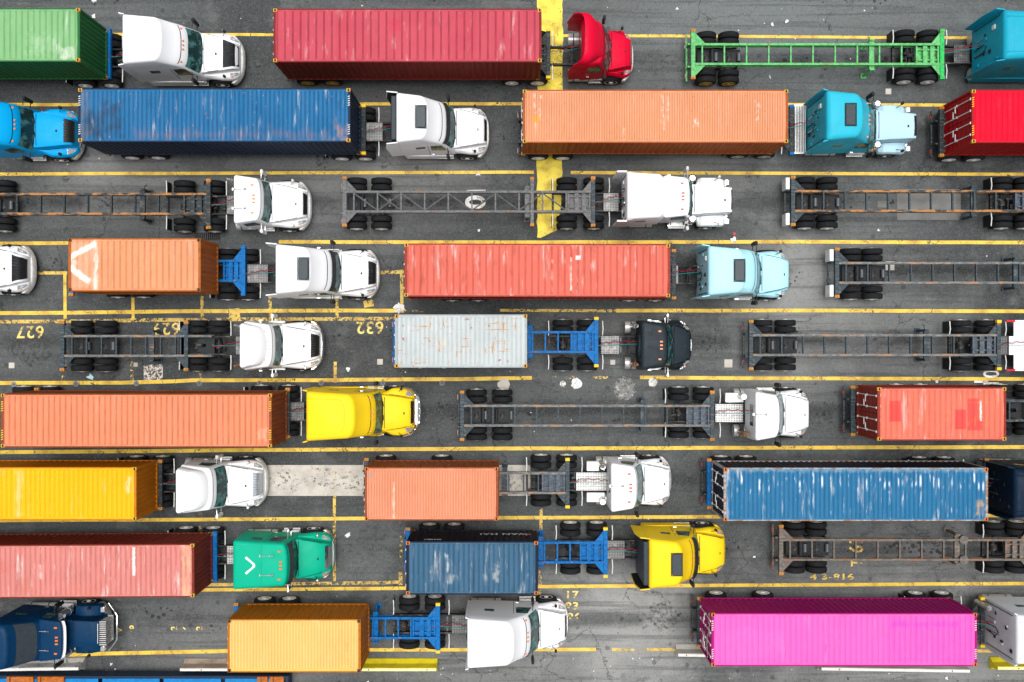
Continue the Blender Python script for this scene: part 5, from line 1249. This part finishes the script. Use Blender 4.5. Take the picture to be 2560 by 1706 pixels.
MB().box(b0+.33, b0+.86, -1.14, 1.14, 1.08, 1.14, 0, .02).box(b0+1.0, b0+1.6, -1.1, 1.1, 1.0, 1.2, 0, .03).box(b0+.1, b0+.35, -.45, .45, 1.08, 1.14).build('side_deck', M['white'], a[0])
tractor('bright yellow sleeper tractor with a chrome grille guard, in front of the coral container', -3.45, 1043, 961, 938, 764, [X(654, .5), X(722, .5)], YEL, 'aero', 4.0, ext=.22, guard='bar', hood='boxy', grille=.12, bumper=M['chrome'], skirt=True, deck=(-6.3, -5.4))
tractor('white day cab with copper exhaust elbow and tread deck, sixth lane', -3.53, 2023.5, 1961, 1950, 1890, [X(1696, .5), X(1758, .5)], M['white'], 'box', 3.0, day=True, horns=1, ext=False, stack=((.25, -1, 2.3, 'copper'),), boxes=(1,), deckm='tread', grille=.06, markers=None, deck=(-4.55, -3.2))
tractor('white cab with a rounded roof fairing, in front of the long amber container', -6.95, 667, 570, 537, 449.6, [X(341.7, .5), X(407.5, .5)], M['white'], 'box', 2.95, day=True, dome=(.65, .2, 'dome'), ext=False, grille=.35, guard='dark', gmat=plain('silver_grille', (.55, .6, .65), .3, .5), mirror='wcap')
tractor('white day cab with red marker lamps and a long tread deck, seventh lane', -6.88, 1679.7, 1610, 1594, 1528, [X(1352.5, .5), X(1416.5, .5)], M['white'], 'box', 3.0, day=True, ext=False, markers='red', grille=.08, stack=((.3, 1, 2.5, 'stack'),), boxes=(1, -1), deckm='tread', deck=(-4.6, -3.1), horns=1)
tractor('midnight blue sleeper tractor seen from behind at the right edge, seventh lane', -7.0, 2800, 2715, 2680, 2538, [X(2297.6, .5), X(2360, .5)], NAVY2, 'aero', 3.9, ext=.35, steps='alu')
a = tractor('jade green sleeper tractor with two chrome horns and a white chevron on its roof', -10.48, 837, 745.6, 725.5, 581, [X(466, .5), X(533.6, .5)], GRN, 'box', 3.1, horns=2, ext=False, deckm='tread', grille=.22, gmat=M['chrome'], bumper=M['chrome'], visor='dark', steps='alu', mirror='chrome')
xn = a[1]
gx_ = X(618, 3.1)-xn
MB().prism([(gx_-.1, .34), (gx_+.26, .05), (gx_+.26, -.05), (gx_-.1, -.34), (gx_-.04, -.42), (gx_+.37, -.06), (gx_+.37, .06), (gx_-.04, .42)], 3.09, 3.12).build('roof_mark', M['white'], a[0])
MB().box(X(652, 3.1)-xn, X(652, 3.1)-xn+.03, -1.0, 1.0, 3.08, 3.12).build('roof_rib', GRN, a[0])
tractor('yellow sleeper tractor with skylight and open rear side panels, eighth lane', -10.22, 1815, 1747.5, 1737, 1624, [X(1425.7, .5), X(1491.5, .5)], YEL, 'aero', 4.0, skylight=True, ext=.55, reartrim=True, grille=.06, gmat=YEL, markers='amber', visor='dark', rearmat=YEL, deck=(-5.9, -4.9), skirt=True, bumper=YEL)
a = tractor('dark blue long nose tractor with white visor and silver slatted grille, bottom left', -14.08, 274, 170, 152, -30, [-31.5, -30.2], NAVY, 'classic', 3.9, hood='classic', horns=2, visor='white', grille=.02, ext=False, bumper=M['chrome'], gmat=M['alu'], deck=(0, 0), mirror='dark')
lvn = sleeper(a[0], a[4], -a[3]-.95, 3.9, NAVY, slope=.9)
front_patch(lvn, 2.98, 3.55, .95, 'gap_panel', M['slate_trim'], a[0], .02)
b = MB()
b.box(.03, .30, -.6, .6, .75, .8)
for k in range(12): b.box(.02+k*.0, .34, -.58+k*.1, -.54+k*.1, 1.0, 1.72)
b.build('grille_slats', M['alu'], a[0])
MB().tube([(.05, -1.18, .75), (.38, -.75, .8), (.5, -.6, .85), (.5, .6, .85), (.38, .75, .8), (.05, 1.18, .75)], .045, 8).build('bumper_rail', M['chrome'], a[0])
tractor('white sleeper tractor with tall smooth roof at the bottom, in front of the yellow container', -13.88, 1422, 1350.7, 1325, 1168, [X(1023.6, .5), X(1087.6, .5)], M['white'], 'aero', 4.0, ext=.12, grille=.1, bumper=M['chrome'], steps='alu', markers='amber')
tractor('white sleeper tractor seen from behind at the right edge, in front of the magenta container', -13.7, 2800, 2715, 2690, 2545, [X(2288, .5), X(2354, .5)], CREAM, 'aero', 4.0, ext=.12, lamp=False, stack=((.32, 1, 2.2, 'alu'),))
tractor('tractor beyond the right edge, only its rear wheels under the rusty rails show', 6.82, 2960, 2870, 2850, 2730, [X(2502, .5), X(2560, .5)], M['white'], 'aero', 3.9)
tractor('tractor beyond the right edge, only its rear wheels under the brown trailer show', -10.17, 2950, 2860, 2840, 2720, [X(2482, .5), X(2540, .5)], M['white'], 'aero', 3.9)
tractor('tractor beyond the right edge, only its wheels ahead of the coral container show', -3.4, 2990, 2900, 2880, 2760, [X(2500, .5), X(2562, .5)], M['white'], 'aero', 3.9)
